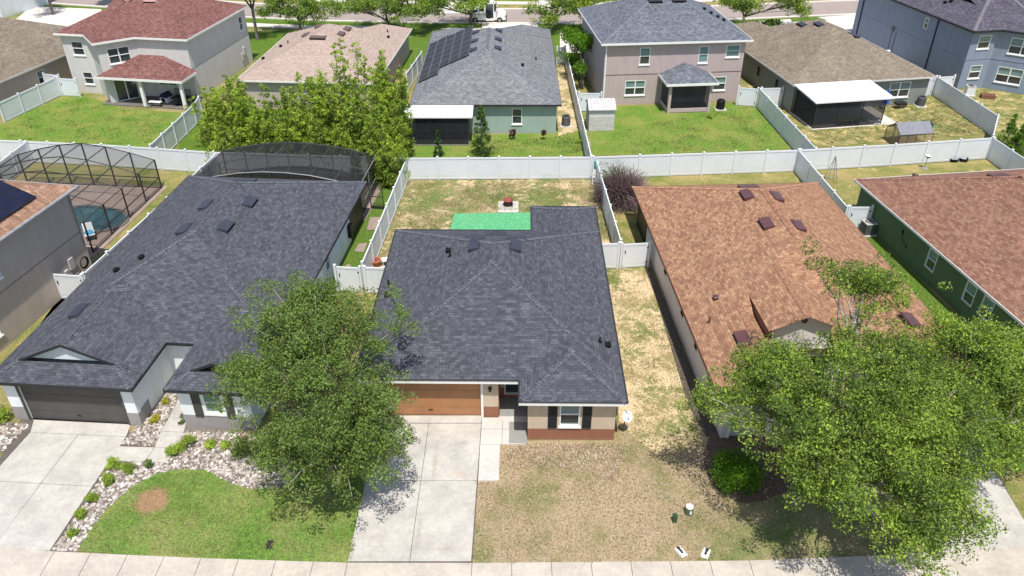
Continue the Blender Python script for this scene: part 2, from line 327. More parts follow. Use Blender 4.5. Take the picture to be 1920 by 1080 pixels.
# ------------------------------------------------------------------ roofs (equal-pitch convex pieces merged by height)
def clip(poly, a, b, c):
    """keep a*x+b*y+c >= 0"""
    out = []
    for i in range(len(poly)):
        p, q = poly[i - 1], poly[i]; fp = a * p[0] + b * p[1] + c; fq = a * q[0] + b * q[1] + c
        if (fp >= 0) != (fq >= 0):
            t = fp / (fp - fq); out.append((p[0] + t * (q[0] - p[0]), p[1] + t * (q[1] - p[1])))
        if fq >= 0: out.append(q)
    return out
def area(p): return abs(sum(p[i - 1][0] * p[i][1] - p[i][0] * p[i - 1][1] for i in range(len(p)))) / 2
class Roof:
    def __init__(s, slope=.43): s.P = []; s.slope = slope
    def piece(s, poly, z0, gables=()):
        E = []; n = len(poly)
        for i in range(n):
            (x0, y0), (x1, y1) = poly[i], poly[(i + 1) % n]; L = math.hypot(x1 - x0, y1 - y0)
            a, b = -(y1 - y0) / L, (x1 - x0) / L; E.append((a, b, -(a * x0 + b * y0)))
        pl = [(s.slope * a, s.slope * b, s.slope * c + z0) for i, (a, b, c) in enumerate(E) if i not in gables]
        s.P.append(dict(poly=list(poly), E=E, pl=pl, z0=z0)); return s
    def rect(s, x0, x1, y0, y1, z0, gables=''):
        return s.piece([(x0, y0), (x1, y0), (x1, y1), (x0, y1)], z0, ['SENW'.index(g) for g in gables])
    def z(s, x, y, k=None):
        best = None
        for i, q in enumerate(s.P):
            if k is not None and i != k: continue
            if all(a * x + b * y + c >= -1e-6 for a, b, c in q['E']):
                h = min(a * x + b * y + c for a, b, c in q['pl'])
                if best is None or h > best[0]: best = (h, min(q['pl'], key=lambda e: e[0] * x + e[1] * y + e[2]))
        return best
    def faces(s):
        out = []
        for i, q in enumerate(s.P):
            for f in q['pl']:
                reg = q['poly']
                for g in q['pl']:
                    if g is not f: reg = clip(reg, g[0] - f[0], g[1] - f[1], g[2] - f[2])
                if len(reg) < 3: continue
                regs = [reg]
                for j, o in enumerate(s.P):
                    if j == i: continue
                    cons = list(o['E']); skip = False
                    for g in o['pl']:
                        a, b, c = g[0] - f[0], g[1] - f[1], g[2] - f[2]
                        if abs(a) < 1e-7 and abs(b) < 1e-7 and abs(c) < 1e-5:
                            if j < i: continue
                            skip = True; break
                        cons.append((a, b, c))
                    if skip: continue
                    new = []
                    for r in regs:
                        cur = r
                        for (a, b, c) in cons:
                            o_ = clip(cur, -a, -b, -c)
                            if len(o_) >= 3 and area(o_) > 1e-4: new.append(o_)
                            cur = clip(cur, a, b, c)
                            if len(cur) < 3 or area(cur) < 1e-4: break
                    regs = new
                out += [[(x, y, f[0] * x + f[1] * y + f[2]) for x, y in r] for r in regs]
        return out
    def build(s, parent, mat, name='roof'):
        b = MB()
        for f in s.faces(): b.poly(f)
        return b.build(name, mat, parent, uv=True)
    def creases(s):
        """hip and ridge lines of every piece where they are on the surface"""
        L = []
        for i, q in enumerate(s.P):
            pl = q['pl']
            for u in range(len(pl)):
                for w in range(u + 1, len(pl)):
                    f, g = pl[u], pl[w]; a, b, c = g[0] - f[0], g[1] - f[1], g[2] - f[2]
                    n2 = math.hypot(a, b)
                    if n2 < 1e-6: continue
                    px, py = -a * c / n2 ** 2, -b * c / n2 ** 2; dx, dy = -b / n2, a / n2
                    run = []
                    for t in np.arange(-60, 60, .16):
                        x, y = px + dx * t, py + dy * t
                        ok = all(A * x + B * y + C > .02 for A, B, C in q['E'])
                        if ok:
                            h = f[0] * x + f[1] * y + f[2]
                            ok = all(P[0] * x + P[1] * y + P[2] >= h - 1e-4 for P in pl) and s.z(x, y)[0] <= h + 1e-3
                        if ok: run.append((x, y, h))
                        elif run: L.append(run); run = []
                    if run: L.append(run)
        return L
    def caps(s, roof, mat, zmin=-9):
        b = MB()
        for run in s.creases():
            if len(run) < 3: continue
            d = Vector(run[-1]) - Vector(run[0])
            if d.z < 0: run = run[::-1]; d = -d
            d.normalize(); side = Vector((-d.y, d.x, 0)).normalized(); up = side.cross(d)
            if up.z < 0: up = -up
            x, y, h = run[len(run) // 2]; e = .12
            zl = s.z(x + side.x * e, y + side.y * e); zr = s.z(x - side.x * e, y - side.y * e)
            if not zl or not zr or (zl[0] + zr[0]) / 2 > h - .01: continue
            dl = (zl[0] - h) / e; dr = (zr[0] - h) / e
            for p in run:
                p = Vector(p); w = .15
                A = p; B = p + d * .175
                def Q(c, sgn, lift):
                    sl = dl if sgn > 0 else dr
                    return c + side * sgn * w + Vector((0, 0, sl * w + lift))
                la, lb = .045, .012; j = rnd.uniform(-.008, .008)
                for sg in (1, -1):
                    pts = [A + Vector((0, 0, la + j)), Q(A, sg, la + j), Q(B, sg, lb), B + Vector((0, 0, lb))]
                    if sg < 0: pts = pts[::-1]
                    b.poly(pts)
                b.poly([Q(A, 1, 0), Q(A, 1, la + j), A + Vector((0, 0, la + j)), A])
                b.poly([A, A + Vector((0, 0, la + j)), Q(A, -1, la + j), Q(A, -1, 0)])
        if b.f: return b.build('ridge_cap', mat, roof, uv=True)
    def vent(s, roof, x, y, mat='vent_dark', w=1.1, d=.55, h=.19):
        hh, f = s.z(x, y); n = Vector((-f[0], -f[1], 1)).normalized(); u = Vector((f[1], -f[0], 0)).normalized(); v = n.cross(u)
        c = Vector((x, y, hh)); b = MB()
        def P(a, e, k): return c + u * a + v * e + n * k
        s1 = (w / 2, d / 2)
        b.hexa([P(-s1[0], -s1[1], -.02), P(s1[0], -s1[1], -.02), P(s1[0], s1[1], -.02), P(-s1[0], s1[1], -.02),
                P(-s1[0], -s1[1], h), P(s1[0], -s1[1], h), P(s1[0], s1[1], h * .35), P(-s1[0], s1[1], h * .35)])
        b.hexa([P(-s1[0] - .05, -s1[1] - .03, .0), P(s1[0] + .05, -s1[1] - .03, .0), P(s1[0] + .05, s1[1] + .06, .0), P(-s1[0] - .05, s1[1] + .06, .0),
                P(-s1[0] - .05, -s1[1] - .03, .012), P(s1[0] + .05, -s1[1] - .03, .012), P(s1[0] + .05, s1[1] + .06, .012), P(-s1[0] - .05, s1[1] + .06, .012)])
        b.hexa([P(-s1[0] + .04, -s1[1] - .004, .02), P(s1[0] - .04, -s1[1] - .004, .02), P(s1[0] - .04, -s1[1] + .02, .02), P(-s1[0] + .04, -s1[1] + .02, .02),
                P(-s1[0] + .04, -s1[1] - .004, h - .025), P(s1[0] - .04, -s1[1] - .004, h - .025), P(s1[0] - .04, -s1[1] + .02, h - .025), P(-s1[0] + .04, -s1[1] + .02, h - .025)], 1)
        return b.build('roof_vent', [mat, 'vent_hole'], roof)
    def pipe(s, roof, x, y, h=.28, r=.045, boot=True, mat='vent_hole'):
        hh, f = s.z(x, y); b = MB()
        b.tube([(x, y, hh - .05), (x, y, hh + h)], r, 8)
        if boot: b.lathe(x, y, [(r * 3, hh - .06), (r * 2, hh + .06), (r, hh + .12)], 10)
        return b.build('vent_pipe', mat, roof)
    def goose(s, roof, x, y, mat='vent_hole'):
        hh, f = s.z(x, y); b = MB(); b.rbox(x, y, hh - .05, hh + .16, .24, .24, 0); b.rbox(x, y - .04, hh + .16, hh + .22, .28, .34, 0, taper=.7)
        return b.build('exhaust_vent', mat, roof)

def edges(poly):
    for i in range(len(poly)):
        (x0, y0), (x1, y1) = poly[i], poly[(i + 1) % len(poly)]; L = math.hypot(x1 - x0, y1 - y0)
        yield i, (x0, y0, (x1 - x0) / L, (y1 - y0) / L), L
def eaves(parent, poly, z, mat, h=.17, gutter=None, soffit='white_trim'):
    b = MB()
    for i, fr, L in edges(poly): b.fbox(fr, -.0, L, -.03, .006, z - h, z + .02)
    o = b.build('fascia', mat, parent)
    b = MB(); b.poly([(x, y, z - h + .03) for x, y in reversed(poly)]); b.build('soffit', soffit, parent)
    return o
def house_walls(parent, poly, ztop, mats, openings={}, bands=(), z0=0, name='wall'):
    """openings {edge: [(u0,u1,z0,z1)]}; bands [(z, material index)] from the ground up; reveals 0.1 deep"""
    b = MB()
    for i, fr, L in edges(poly):
        ops = openings.get(i, []); px, py, dx, dy = fr; nx, ny = dy, -dx
        us = sorted({0, L, *[o[0] for o in ops], *[o[1] for o in ops]}); zs = sorted({z0, ztop, *[k[0] for k in bands if k[0] < ztop], *[o[2] for o in ops], *[o[3] for o in ops]})
        def P(u, n, z): return (px + dx * u + nx * n, py + dy * u + ny * n, z)
        for ua, ub in zip(us, us[1:]):
            for za, zb in zip(zs, zs[1:]):
                um, zm = (ua + ub) / 2, (za + zb) / 2
                if any(o[0] < um < o[1] and o[2] < zm < o[3] for o in ops): continue
                mi = 0
                for zk, k in bands:
                    if zm < zk: mi = k; break
                b.poly([P(ua, 0, za), P(ub, 0, za), P(ub, 0, zb), P(ua, 0, zb)], mi)
        for (u0, u1, a, c) in ops:
            d = -.14
            b.poly([P(u0, 0, a), P(u1, 0, a), P(u1, d, a), P(u0, d, a)]); b.poly([P(u0, d, c), P(u1, d, c), P(u1, 0, c), P(u0, 0, c)])
            b.poly([P(u0, 0, a), P(u0, d, a), P(u0, d, c), P(u0, 0, c)]); b.poly([P(u1, d, a), P(u1, 0, a), P(u1, 0, c), P(u1, d, c)])
    return b.build(name, mats, parent)
def window(parent, fr, u0, u1, z0, z1, cols=1, frame='white_trim', sill=True, up='glass_teal', low='glass_dark', slide=False, trim=.0):
    b = MB(); t = .06; a, c = -.11, .012
    b.fbox(fr, u0, u1, a, c, z0, z0 + t); b.fbox(fr, u0, u1, a, c, z1 - t, z1)
    b.fbox(fr, u0, u0 + t, a, c, z0 + t, z1 - t); b.fbox(fr, u1 - t, u1, a, c, z0 + t, z1 - t)
    zm = (z0 + z1) / 2
    if not slide: b.fbox(fr, u0 + t, u1 - t, a + .01, -.01, zm - .025, zm + .025)
    for k in range(1, cols):
        um = u0 + (u1 - u0) * k / cols; b.fbox(fr, um - .05, um + .05, a + .005, 0, z0 + t, z1 - t)
    if sill: b.fbox(fr, u0 - .06, u1 + .06, .0, .07, z0 - .09, z0 - .002)
    if trim:
        b.fbox(fr, u0 - trim, u0 - .002, .0, .03, z0, z1 + trim); b.fbox(fr, u1 + .002, u1 + trim, .0, .03, z0, z1 + trim); b.fbox(fr, u0, u1, .0, .03, z1 + .002, z1 + trim)
    w = b.build('window', frame, parent)
    b = MB(); b.fbox(fr, u0 + t, u1 - t, -.13, -.085, z0 + t, zm if not slide else z1 - t, 1)
    if not slide: b.fbox(fr, u0 + t, u1 - t, -.125, -.075, zm, z1 - t, 0)
    b.build('pane', [up, low], w)
    return w
def shutter(parent, fr, u0, u1, z0, z1, mat):
    b = MB()
    b.fbox(fr, u0, u1, .004, .03, z0, z1); n = 3
    for k in range(n + 1):
        u = u0 + (u1 - u0 - .05) * k / n; b.fbox(fr, u, u + .05, .03, .045, z0, z1)
    for z in (z0, z0 + .18, (z0 + z1) / 2, z1 - .06): b.fbox(fr, u0, u1, .045, .055, z, z + .06)
    return b.build('shutter', mat, parent)
def garage(parent, fr, u0, u1, z1, mat, trim, groove='vent_hole', rows=4):
    b = MB(); h = z1 / rows
    for k in range(rows): b.fbox(fr, u0, u1, -.16, -.11, k * h + .006, (k + 1) * h - .012, 0)
    b.fbox(fr, u0, u1, -.17, -.15, 0, z1, 1)
    d = b.build('garage_door', [mat, groove], parent)
    b = MB(); b.fbox(fr, u0 - .11, u0, -.02, .035, 0, z1); b.fbox(fr, u1, u1 + .11, -.02, .035, 0, z1); b.fbox(fr, u0 - .11, u1 + .11, -.02, .04, z1 + .001, z1 + .14)
    b.build('frame', trim, d)
    b = MB(); b.fbox(fr, (u0 + u1) / 2 - .1, (u0 + u1) / 2 + .1, -.11, -.08, .35, .39); b.build('handle', 'black_metal', d)
    return d
def tofr(poly, i):
    for k, fr, L in edges(poly):
        if k == i: return fr, L

# ------------------------------------------------------------------ ground sheets
SHEETN = [0]
def sheet(name, pts, z, mat, kind='structure', px=True):
    SHEETN[0] += 1; z = z + SHEETN[0] * .0006
    b = MB(); P = [at(*p) if px else p for p in pts]
    if sum(P[i - 1][0] * P[i][1] - P[i][0] * P[i - 1][1] for i in range(len(P))) < 0: P = P[::-1]
    b.poly([(x, y, z) for x, y in P]); o = b.build(name, mat); return struct(o, kind)
b = MB(); b.box(-400, 400, -60, 700, -.5, 0); struct(b.build('ground', 'ground_mixed'))

# lawns and beds (each 4 mm above the last)
sheet('front_lawn', [(883, 1056), (902, 790), (990, 826), (1160, 826), (1160, 560), (1125, 495), (1222, 497), (1345, 800), (1330, 860), (1410, 930), (1500, 1000), (1505, 1052)], .004, 'lawn_dry_straw')
sheet('side_yard', [(1120, 497), (1218, 499), (1324, 785), (1325, 845), (1230, 850), (1162, 800), (1150, 650)], .008, 'lawn_sandy_side')
sheet('back_yard', [(765, 338), (1112, 336), (1170, 480), (1140, 620), (1050, 700), (700, 620), (660, 560), (688, 500)], .008, 'lawn_back_sand')
sheet('turf_patch', [(852, 401), (1000, 399), (1000, 440), (842, 440)], .022, 'green_paint_turf')
sheet('left_front_lawn', [(145, 1034), (172, 990), (205, 950), (248, 913), (295, 888), (345, 879), (390, 883), (425, 903), (470, 918), (520, 915), (580, 890), (694, 878), (655, 1056), (400, 1052)], .034, 'lawn_green_mown')
sheet('side_strip_lawn', [(560, 560), (627, 540), (722, 545), (740, 700), (690, 900), (560, 800), (500, 700)], .008, 'lawn_mixed')
sheet('fence_side_lawn', [(640, 560), (692, 500), (745, 360), (718, 345), (640, 440), (610, 560)], .010, 'strip_green')
sheet('right_side_lawn', [(1600, 400), (1640, 440), (1925, 725), (1925, 900), (1700, 760), (1600, 600), (1540, 400)], .008, 'strip_green')
sheet('right_front_lawn', [(1330, 860), (1500, 800), (1700, 850), (1745, 1052), (1500, 1054), (1300, 1054), (1370, 990), (1355, 930)], .010, 'lawn_shaded')
sheet('right_corner_lawn', [(1880, 905), (1925, 880), (1925, 990)], .010, 'lawn_mixed')
sheet('mulch_bed', [(1318, 850), (1322, 880), (1335, 908), (1358, 930), (1392, 944), (1430, 940), (1475, 922), (1500, 880), (1560, 800), (1400, 760), (1335, 810)], .014, 'mulch')
sheet('wall_shade_bed', [(1213, 503), (1222, 500), (1300, 700), (1345, 810), (1325, 820), (1290, 760)], .014, 'eave_shade_soil')  # strip along the wall, eave shadow put into its dark colour
sheet('right_back_yard', [(1190, 332), (1495, 322), (1600, 400), (1400, 460), (1190, 460), (1130, 400)], .006, 'lawn_mixed')
sheet('green_back_yard', [(1500, 322), (1870, 300), (1960, 330), (1900, 470), (1600, 430)], .006, 'lawn_mixed')
sheet('far_left_lawn', [(-5, 236), (120, 180), (150, 176), (235, 205), (350, 212), (368, 214), (284, 278), (-5, 268)], .006, 'lawn_lush')
sheet('far_left_side_lawn', [(330, 280), (372, 213), (600, 200), (765, 200), (765, 300), (400, 290)], .006, 'shade_green')
sheet('mint_house_lawn', [(765, 296), (765, 255), (1045, 250), (1058, 120), (1072, 120), (1108, 292)], .006, 'lawn_lush')
sheet('mint_side_dirt', [(1047, 255), (1043, 110), (1062, 110), (1085, 245)], .010, 'lawn_sandy_side')
sheet('mauve_house_lawn', [(1111, 292), (1100, 200), (1395, 194), (1420, 195), (1484, 279), (1200, 290)], .006, 'lawn_lush')
sheet('mauve_side_dirt', [(1098, 172), (1062, 90), (1130, 120), (1134, 205)], .010, 'lawn_mixed')
sheet('tan_house_yard', [(1528, 277), (1400, 160), (1790, 150), (1862, 250)], .006, 'lawn_straw_green')
sheet('blue_house_yard', [(1740, 150), (1925, 180), (1925, 260), (1865, 245)], .006, 'lawn_straw_green')
sheet('far_left_gap', [(-5, 720), (110, 560), (200, 470), (330, 318), (400, 318), (345, 350), (190, 480), (-5, 680)], .006, 'lawn_mixed')
sheet('street_lawn', [(430, 110), (440, 60), (780, 50), (900, 60), (1120, 50), (1120, 130), (760, 130)], .006, 'shade_green')

def slab(name, quads, z, mat, gap=.012, kind='structure', px=False):
    """paving cast in separate slabs with open joints over a dirt sheet"""
    b = MB()
    for q in quads:
        P = [at(*p) if px else p for p in q]; cx = sum(p[0] for p in P) / len(P); cy = sum(p[1] for p in P) / len(P)
        if sum(P[i - 1][0] * P[i][1] - P[i][0] * P[i - 1][1] for i in range(len(P))) < 0: P = P[::-1]
        Q = [(x - gap * (1 if x > cx else -1), y - gap * (1 if y > cy else -1)) for x, y in P]
        n = len(Q); i = len(b.v); b.v += [(x, y, -.01) for x, y in Q] + [(x, y, z) for x, y in Q]
        b.f.append(tuple(range(i + n, i + 2 * n))); b.m.append(0)
        for k in range(n): b.f.append((i + k, i + (k + 1) % n, i + n + (k + 1) % n, i + n + k)); b.m.append(0)
    return struct(b.build(name, mat), kind)
# main driveway: 4 slabs; apron under them
JD = 'joint_dirt'
sheet('driveway_joint', [(-6.52, 20.1), (-1.56, 20.12), (-1.42, 28.7), (-6.45, 28.7)], .018, JD, px=False)
slab('driveway', [[(-6.48, 20.2), (-4.03, 20.2), (-4.0, 24.45), (-6.42, 24.45)], [(-4.03, 20.2), (-1.6, 20.2), (-1.53, 24.45), (-4.0, 24.45)],
                  [(-6.42, 24.45), (-4.0, 24.45), (-3.97, 28.1), (-6.36, 28.1)], [(-4.0, 24.45), (-1.53, 24.45), (-1.46, 28.1), (-3.97, 28.1)],
                  [(-6.36, 28.12), (-1.46, 28.12), (-1.45, 28.66), (-6.35, 28.66)]], .045, 'driveway_concrete')
slab('entry_walk', [[(-1.50, 24.43), (-.57, 24.43), (-.55, 26.68), (-1.48, 26.68)], [(-1.48, 26.68), (-.47, 26.68), (-.45, 27.7), (-1.46, 27.7)], [(-1.46, 27.7), (-.45, 27.7), (-.44, 28.5), (-1.45, 28.5)],
                    [(-.47, 26.68), (.67, 26.70), (.67, 27.7), (-.45, 27.7)], [(-.45, 27.7), (.67, 27.7), (.67, 28.5), (-.44, 28.5)]], .055, 'new_concrete')
# pavement along the bottom of the photograph, following the gentle curve of the street
SW = [(-26, 21.6), (-22, 21.1), (-18.3, 20.72), (-12.4, 20.40), (-6.5, 20.18), (-1.6, 20.17), (9.3, 20.28), (14, 20.5), (20, 20.9), (26, 21.6)]
def swy(x):
    for (a, ya), (c, yc) in zip(SW, SW[1:]):
        if a <= x <= c: return ya + (yc - ya) * (x - a) / (c - a)
    return SW[-1][1]
b = MB(); xs = list(np.arange(-26, 26.1, 1))
for a, c in zip(xs, xs[1:]): b.poly([(a, 16, .010), (c, 16, .010), (c, swy(c) - .01, .010), (a, swy(a) - .01, .010)])
struct(b.build('street_verge', JD))
q = []; cuts = [-24, -22.6, -18.25] + [-18.25 + 1.49 * k for k in range(1, 8)] + [-6.47, -1.57] + [-1.57 + 1.56 * k for k in range(1, 11)] + [15.6, 20.8, 22.4, 24]
for a, c in zip(cuts, cuts[1:]): q.append([(a, 17.6), (c, 17.6), (c, swy(c) - .03), (a, swy(a) - .03)])
slab('pavement', q, .05, 'sidewalk_concrete', gap=.011)
# left driveway and its walk
sheet('left_driveway_joint', [(40, 786), (245, 796), (242, 808), (275, 866), (210, 868), (97, 1036), (-90, 1030)], .014, JD)
slab('left_driveway', [[(57, 812), (147, 816), (77, 908), (-24, 902)], [(147, 816), (237, 820), (174, 913), (77, 908)], [(-24, 902), (77, 908), (0, 1012), (-110, 1006)], [(77, 908), (174, 913), (94, 1034), (-12, 1027)], [(64, 788), (246, 797), (237, 820), (57, 812)]], .045, 'driveway_concrete', px=True)
slab('left_walk', [[(222, 838), (290, 840), (272, 868), (205, 866)], [(290, 840), (333, 842), (313, 869), (272, 868)], [(302, 810), (345, 812), (333, 842), (290, 840)], [(316, 785), (352, 786), (345, 812), (302, 810)], [(330, 760), (362, 760), (352, 786), (316, 785)], [(345, 720), (385, 720), (362, 760), (330, 760)]], .05, 'driveway_concrete', px=True)
# right driveway
sheet('right_driveway_joint', [(1660, 820), (1830, 820), (1925, 985), (1925, 1036), (1765, 1040)], .016, JD)
slab('right_driveway', [[(1665, 822), (1742, 822), (1840, 1034), (1768, 1038)], [(1742, 822), (1826, 820), (1925, 985), (1925, 1032), (1840, 1034)]], .045, 'driveway_concrete', px=True)
# white vinyl edging along the beds: none; rock bed of the left house
sheet('rock_bed', [(100, 1034), (212, 866), (272, 868), (345, 800), (480, 812), (560, 850), (600, 900), (480, 930), (300, 1000), (147, 1036)], .008, 'gravel_base')
sheet('rock_bed_side', [(238, 822), (300, 740), (335, 730), (345, 760), (290, 838), (224, 838)], .009, 'gravel_base')
sheet('rock_bed_left', [(-40, 790), (56, 795), (-10, 860), (-40, 900)], .009, 'gravel_base')
def inpoly(x, y, P):
    c = False
    for i in range(len(P)):
        (x0, y0), (x1, y1) = P[i - 1], P[i]
        if (y0 > y) != (y1 > y) and x < (x1 - x0) * (y - y0) / (y1 - y0) + x0: c = not c
    return c
def rocks(name, polys, n, hole=None):
    r = np.random.RandomState(5); b = MB(); P = [[at(*p) for p in q] for q in polys]; H = [[at(*p) for p in q] for q in (hole or [])]
    ico = [(0, 0, -1), (.72, -.53, -.45), (-.28, -.85, -.45), (-.89, 0, -.45), (-.28, .85, -.45), (.72, .53, -.45), (.28, -.85, .45), (-.72, -.53, .45), (-.72, .53, .45), (.28, .85, .45), (.89, 0, .45), (0, 0, 1)]
    fc = [(0, 1, 2), (1, 0, 5), (0, 2, 3), (0, 3, 4), (0, 4, 5), (1, 5, 10), (2, 1, 6), (3, 2, 7), (4, 3, 8), (5, 4, 9), (1, 10, 6), (2, 6, 7), (3, 7, 8), (4, 8, 9), (5, 9, 10), (6, 10, 11), (7, 6, 11), (8, 7, 11), (9, 8, 11), (10, 9, 11)]
    allp = [p for q in P for p in q]; x0, x1 = min(p[0] for p in allp), max(p[0] for p in allp); y0, y1 = min(p[1] for p in allp), max(p[1] for p in allp); k = 0; t = 0
    while k < n and t < n * 30:
        t += 1; x, y = r.uniform(x0, x1), r.uniform(y0, y1)
        if not any(inpoly(x, y, q) for q in P) or any(inpoly(x, y, q) for q in H): continue
        k += 1; s = r.uniform(.035, .10) * (1.6 if r.rand() < .06 else 1); a = r.uniform(0, 6.28); sx, sy, sz = s * r.uniform(.8, 1.4), s * r.uniform(.6, 1), s * r.uniform(.4, .8)
        i = len(b.v); c_, q_ = math.cos(a), math.sin(a)
        for v in ico:
            j = r.uniform(.8, 1.15); X, Y, Z = v[0] * sx * j, v[1] * sy * j, v[2] * sz * j
            b.v.append((x + X * c_ - Y * q_, y + X * q_ + Y * c_, .02 + sz * .5 + Z))
        m = r.choice([0, 0, 1, 1, 2, 3]); b.f += [(i + u, i + v, i + w) for u, v, w in fc]; b.m += [m] * 20
    return struct(b.build(name, ['stone_0', 'stone_1', 'stone_2', 'stone_3']), 'stuff')
HOLE = [[(145, 1034), (172, 990), (205, 950), (248, 913), (295, 888), (345, 879), (390, 883), (425, 903), (470, 918), (520, 915), (560, 900), (560, 1050)], [(205, 866), (222, 838), (345, 842), (313, 869)]]
rocks('landscape_rocks', [[(100, 1032), (212, 868), (318, 868), (345, 812), (480, 812), (560, 850), (560, 930), (420, 925), (147, 1034)], [(240, 822), (302, 740), (330, 730), (328, 760), (300, 812), (290, 836), (226, 836)], [(-30, 792), (56, 797), (-10, 862), (-30, 870)]], 5200, HOLE)

# road, verges and pavement behind the far houses
RN = [(-90, 119), (-62, 110.9), (-54.5, 109.1), (-35.2, 103.9), (-23.1, 102.0), (-12, 101.2), (9.3, 100.7), (18.8, 101.3), (27.8, 102.6), (35.4, 103.9), (46.9, 105.7), (60, 108.6), (90, 116)]
def strip(name, off0, off1, z, mat, pts=RN):
    b = MB()
    for (x0, y0), (x1, y1) in zip(pts, pts[1:]): b.poly([(x0, y0 + off0, z), (x1, y1 + off0, z), (x1, y1 + off1, z), (x0, y0 + off1, z)])
    return struct(b.build(name, mat))
strip('road', 0, 6.6, .012, 'asphalt'); 
b = MB()
for o0, o1 in ((-.45, .0), (6.6, 7.1)):
    for (x0, y0), (x1, y1) in zip(RN, RN[1:]): b.hexa([(x0, y0 + o0, -.01), (x1, y1 + o0, -.01), (x1, y1 + o1, -.01), (x0, y0 + o1, -.01), (x0, y0 + o0, .13), (x1, y1 + o0, .13), (x1, y1 + o1, .13), (x0, y0 + o1, .13)])
struct(b.build('kerb', 'far_concrete'))
strip('far_verge', 7.1, 9.6, .010, 'lawn_mixed'); strip('far_pavement', 9.6, 11.2, .02, 'far_concrete'); strip('far_lawn', 11.2, 40, .008, 'lawn_lush')
strip('near_verge', -2.6, -.45, .012, 'shade_green'); strip('back_pavement', -4.2, -2.6, .02, 'far_concrete')
for i, q in enumerate([[(1480, 95), (1640, 120), (1690, 150), (1660, 24), (1400, 42), (1440, 65)], [(905, 44), (1010, 44), (1000, 70), (900, 70)], [(1050, 100), (1100, 100), (1090, 60), (1050, 60)], [(620, 48), (735, 50), (660, 66), (580, 66)], [(60, 12), (190, 18), (200, 60), (100, 60), (20, 45)], [(820, 0), (880, 0), (875, 26), (800, 26)], [(1000, 20), (1060, 20), (1060, 0), (1010, 0)]]):
    sheet('far_driveway', q, .026 + .001 * i, 'far_concrete')
sheet('verge_patch', [(1482, 34), (1530, 32), (1552, 39), (1484, 42)], .036, 'strip_green'); sheet('verge_patch', [(1630, 30), (1650, 31), (1650, 38), (1633, 38)], .036, 'strip_green')

# ------------------------------------------------------------------ houses
def finish(h, roof, mat, cap=None, gutter=None): 
    o = roof.build(h, mat)
    if cap: roof.caps(o, cap)
    return o
# --- middle house
h = thing('house', 'beige house with charcoal roof and orange garage door in the photo centre', 'house', (.3, 26.67), R(-.7))
rf = Roof().rect(-7.62, 4.85, 1.47, 15.83, 2.6).rect(0, 4.85, 0, 9, 2.6).rect(.68, 4.85, 10, 19.05, 2.6)
ro = finish(h, rf, 'charcoal_shingle', 'cap_charcoal')
eaves(h, [(0, 0), (4.85, 0), (4.85, 19.05), (.68, 19.05), (.68, 15.83), (-7.62, 15.83), (-7.62, 1.47), (0, 1.47)], 2.6, 'white_trim')
b = MB()
for i, fr, L in edges([(0, 0), (4.85, 0), (4.85, 19.05), (.68, 19.05), (.68, 15.83), (-7.62, 15.83), (-7.62, 1.47), (0, 1.47)]): b.fbox(fr, 0, L, -.04, .035, 2.621, 2.640)
b.build('drip_edge', 'dark_trim', h)
WP = [(.42, .4), (4.43, .4), (4.43, 18.6), (1.1, 18.6), (1.1, 15.4), (-7.2, 15.4), (-7.2, 1.89), (-.97, 1.89), (-.97, 3.3), (.42, 3.3)]
house_walls(h, WP, 2.45, ['beige_stucco', 'terracotta_stucco', 'brown_stucco'], {0: [(1.45, 2.38, .85, 2.25)], 6: [(.52, 5.4, 0, 2.13)], 8: [(.25, 1.2, .25, 2.1)]}, bands=[(.68, 1)])
fr, L = tofr(WP, 0); window(h, fr, 1.45, 2.38, .85, 2.25); shutter(h, fr, .92, 1.34, .75, 2.3, 'shutter_black'); shutter(h, fr, 2.49, 2.91, .75, 2.3, 'shutter_black')
fr, L = tofr(WP, 6); garage(h, fr, .52, 5.4, 2.13, 'orange_door', 'white_trim')
fr, L = tofr(WP, 6); ln = bpy.data.curves.new('house_number', 'FONT'); ln.body = '12951'; ln.size = .16; ln.extrude = .006; ln.space_character = 1.5
no = bpy.data.objects.new('tmp', ln); COL.objects.link(no); me = bpy.data.meshes.new_from_object(no.evaluated_get(bpy.context.evaluated_depsgraph_get())); bpy.data.objects.remove(no); me.materials.clear(); me.materials.append(M['black_metal']); no = bpy.data.objects.new('house_number', me); COL.objects.link(no); no.parent = h; no.location = (-3.95, 1.845, 2.165); no.rotation_euler = (R(90), 0, 0)
b = MB(); b.box(-4.35, -4.08, 1.80, 1.85, 2.17, 2.27); b.build('door_light', 'black_metal', h)
fr, L = tofr(WP, 8); window(h, fr, .25, 1.2, .25, 2.1, sill=False, low='glass_dark', up='glass_dark')
b = MB(); b.box(-.965, -.92, 2.02, 3.05, .02, 2.1); d = b.build('front_door', 'brown_trim', h); b = MB(); b.tube([(-.9, 2.2, 1.0), (-.85, 2.2, 1.0), (-.85, 2.32, 1.0)], .02); b.build('handle', 'black_metal', d)
b = MB(); b.lathe(-1.36, 1.80, [(.02, 1.98), (.07, 1.95), (.09, 1.88), (.06, 1.7), (.02, 1.66)], 8); b.box(-1.40, -1.32, 1.80, 1.89, 1.84, 1.90); b.build('wall_lamp', 'black_metal', h)
b = MB(); b.box(-.93, .40, 1.70, 3.28, .0, .06); b.box(-.45, .4, -.05 + .12, 1.70, 0, .058); b.build('porch_floor', 'painted_porch', h)
b = MB(); b.box(-.95, .42, 1.50, 1.9, 0, .066); b.build('threshold', 'new_concrete', h)
for x, y in ((-2.35, 9.85), (-2.35, 11.2), (-.35, 9.85), (-.35, 11.2)): rf.vent(ro, x + (-.1 if x < -1 else .1), y + .25)
rf.vent(ro, -1.38, 13.4, w=1.2); 
for x, y in ((-3.9, 10.5),): rf.goose(ro, x, y)
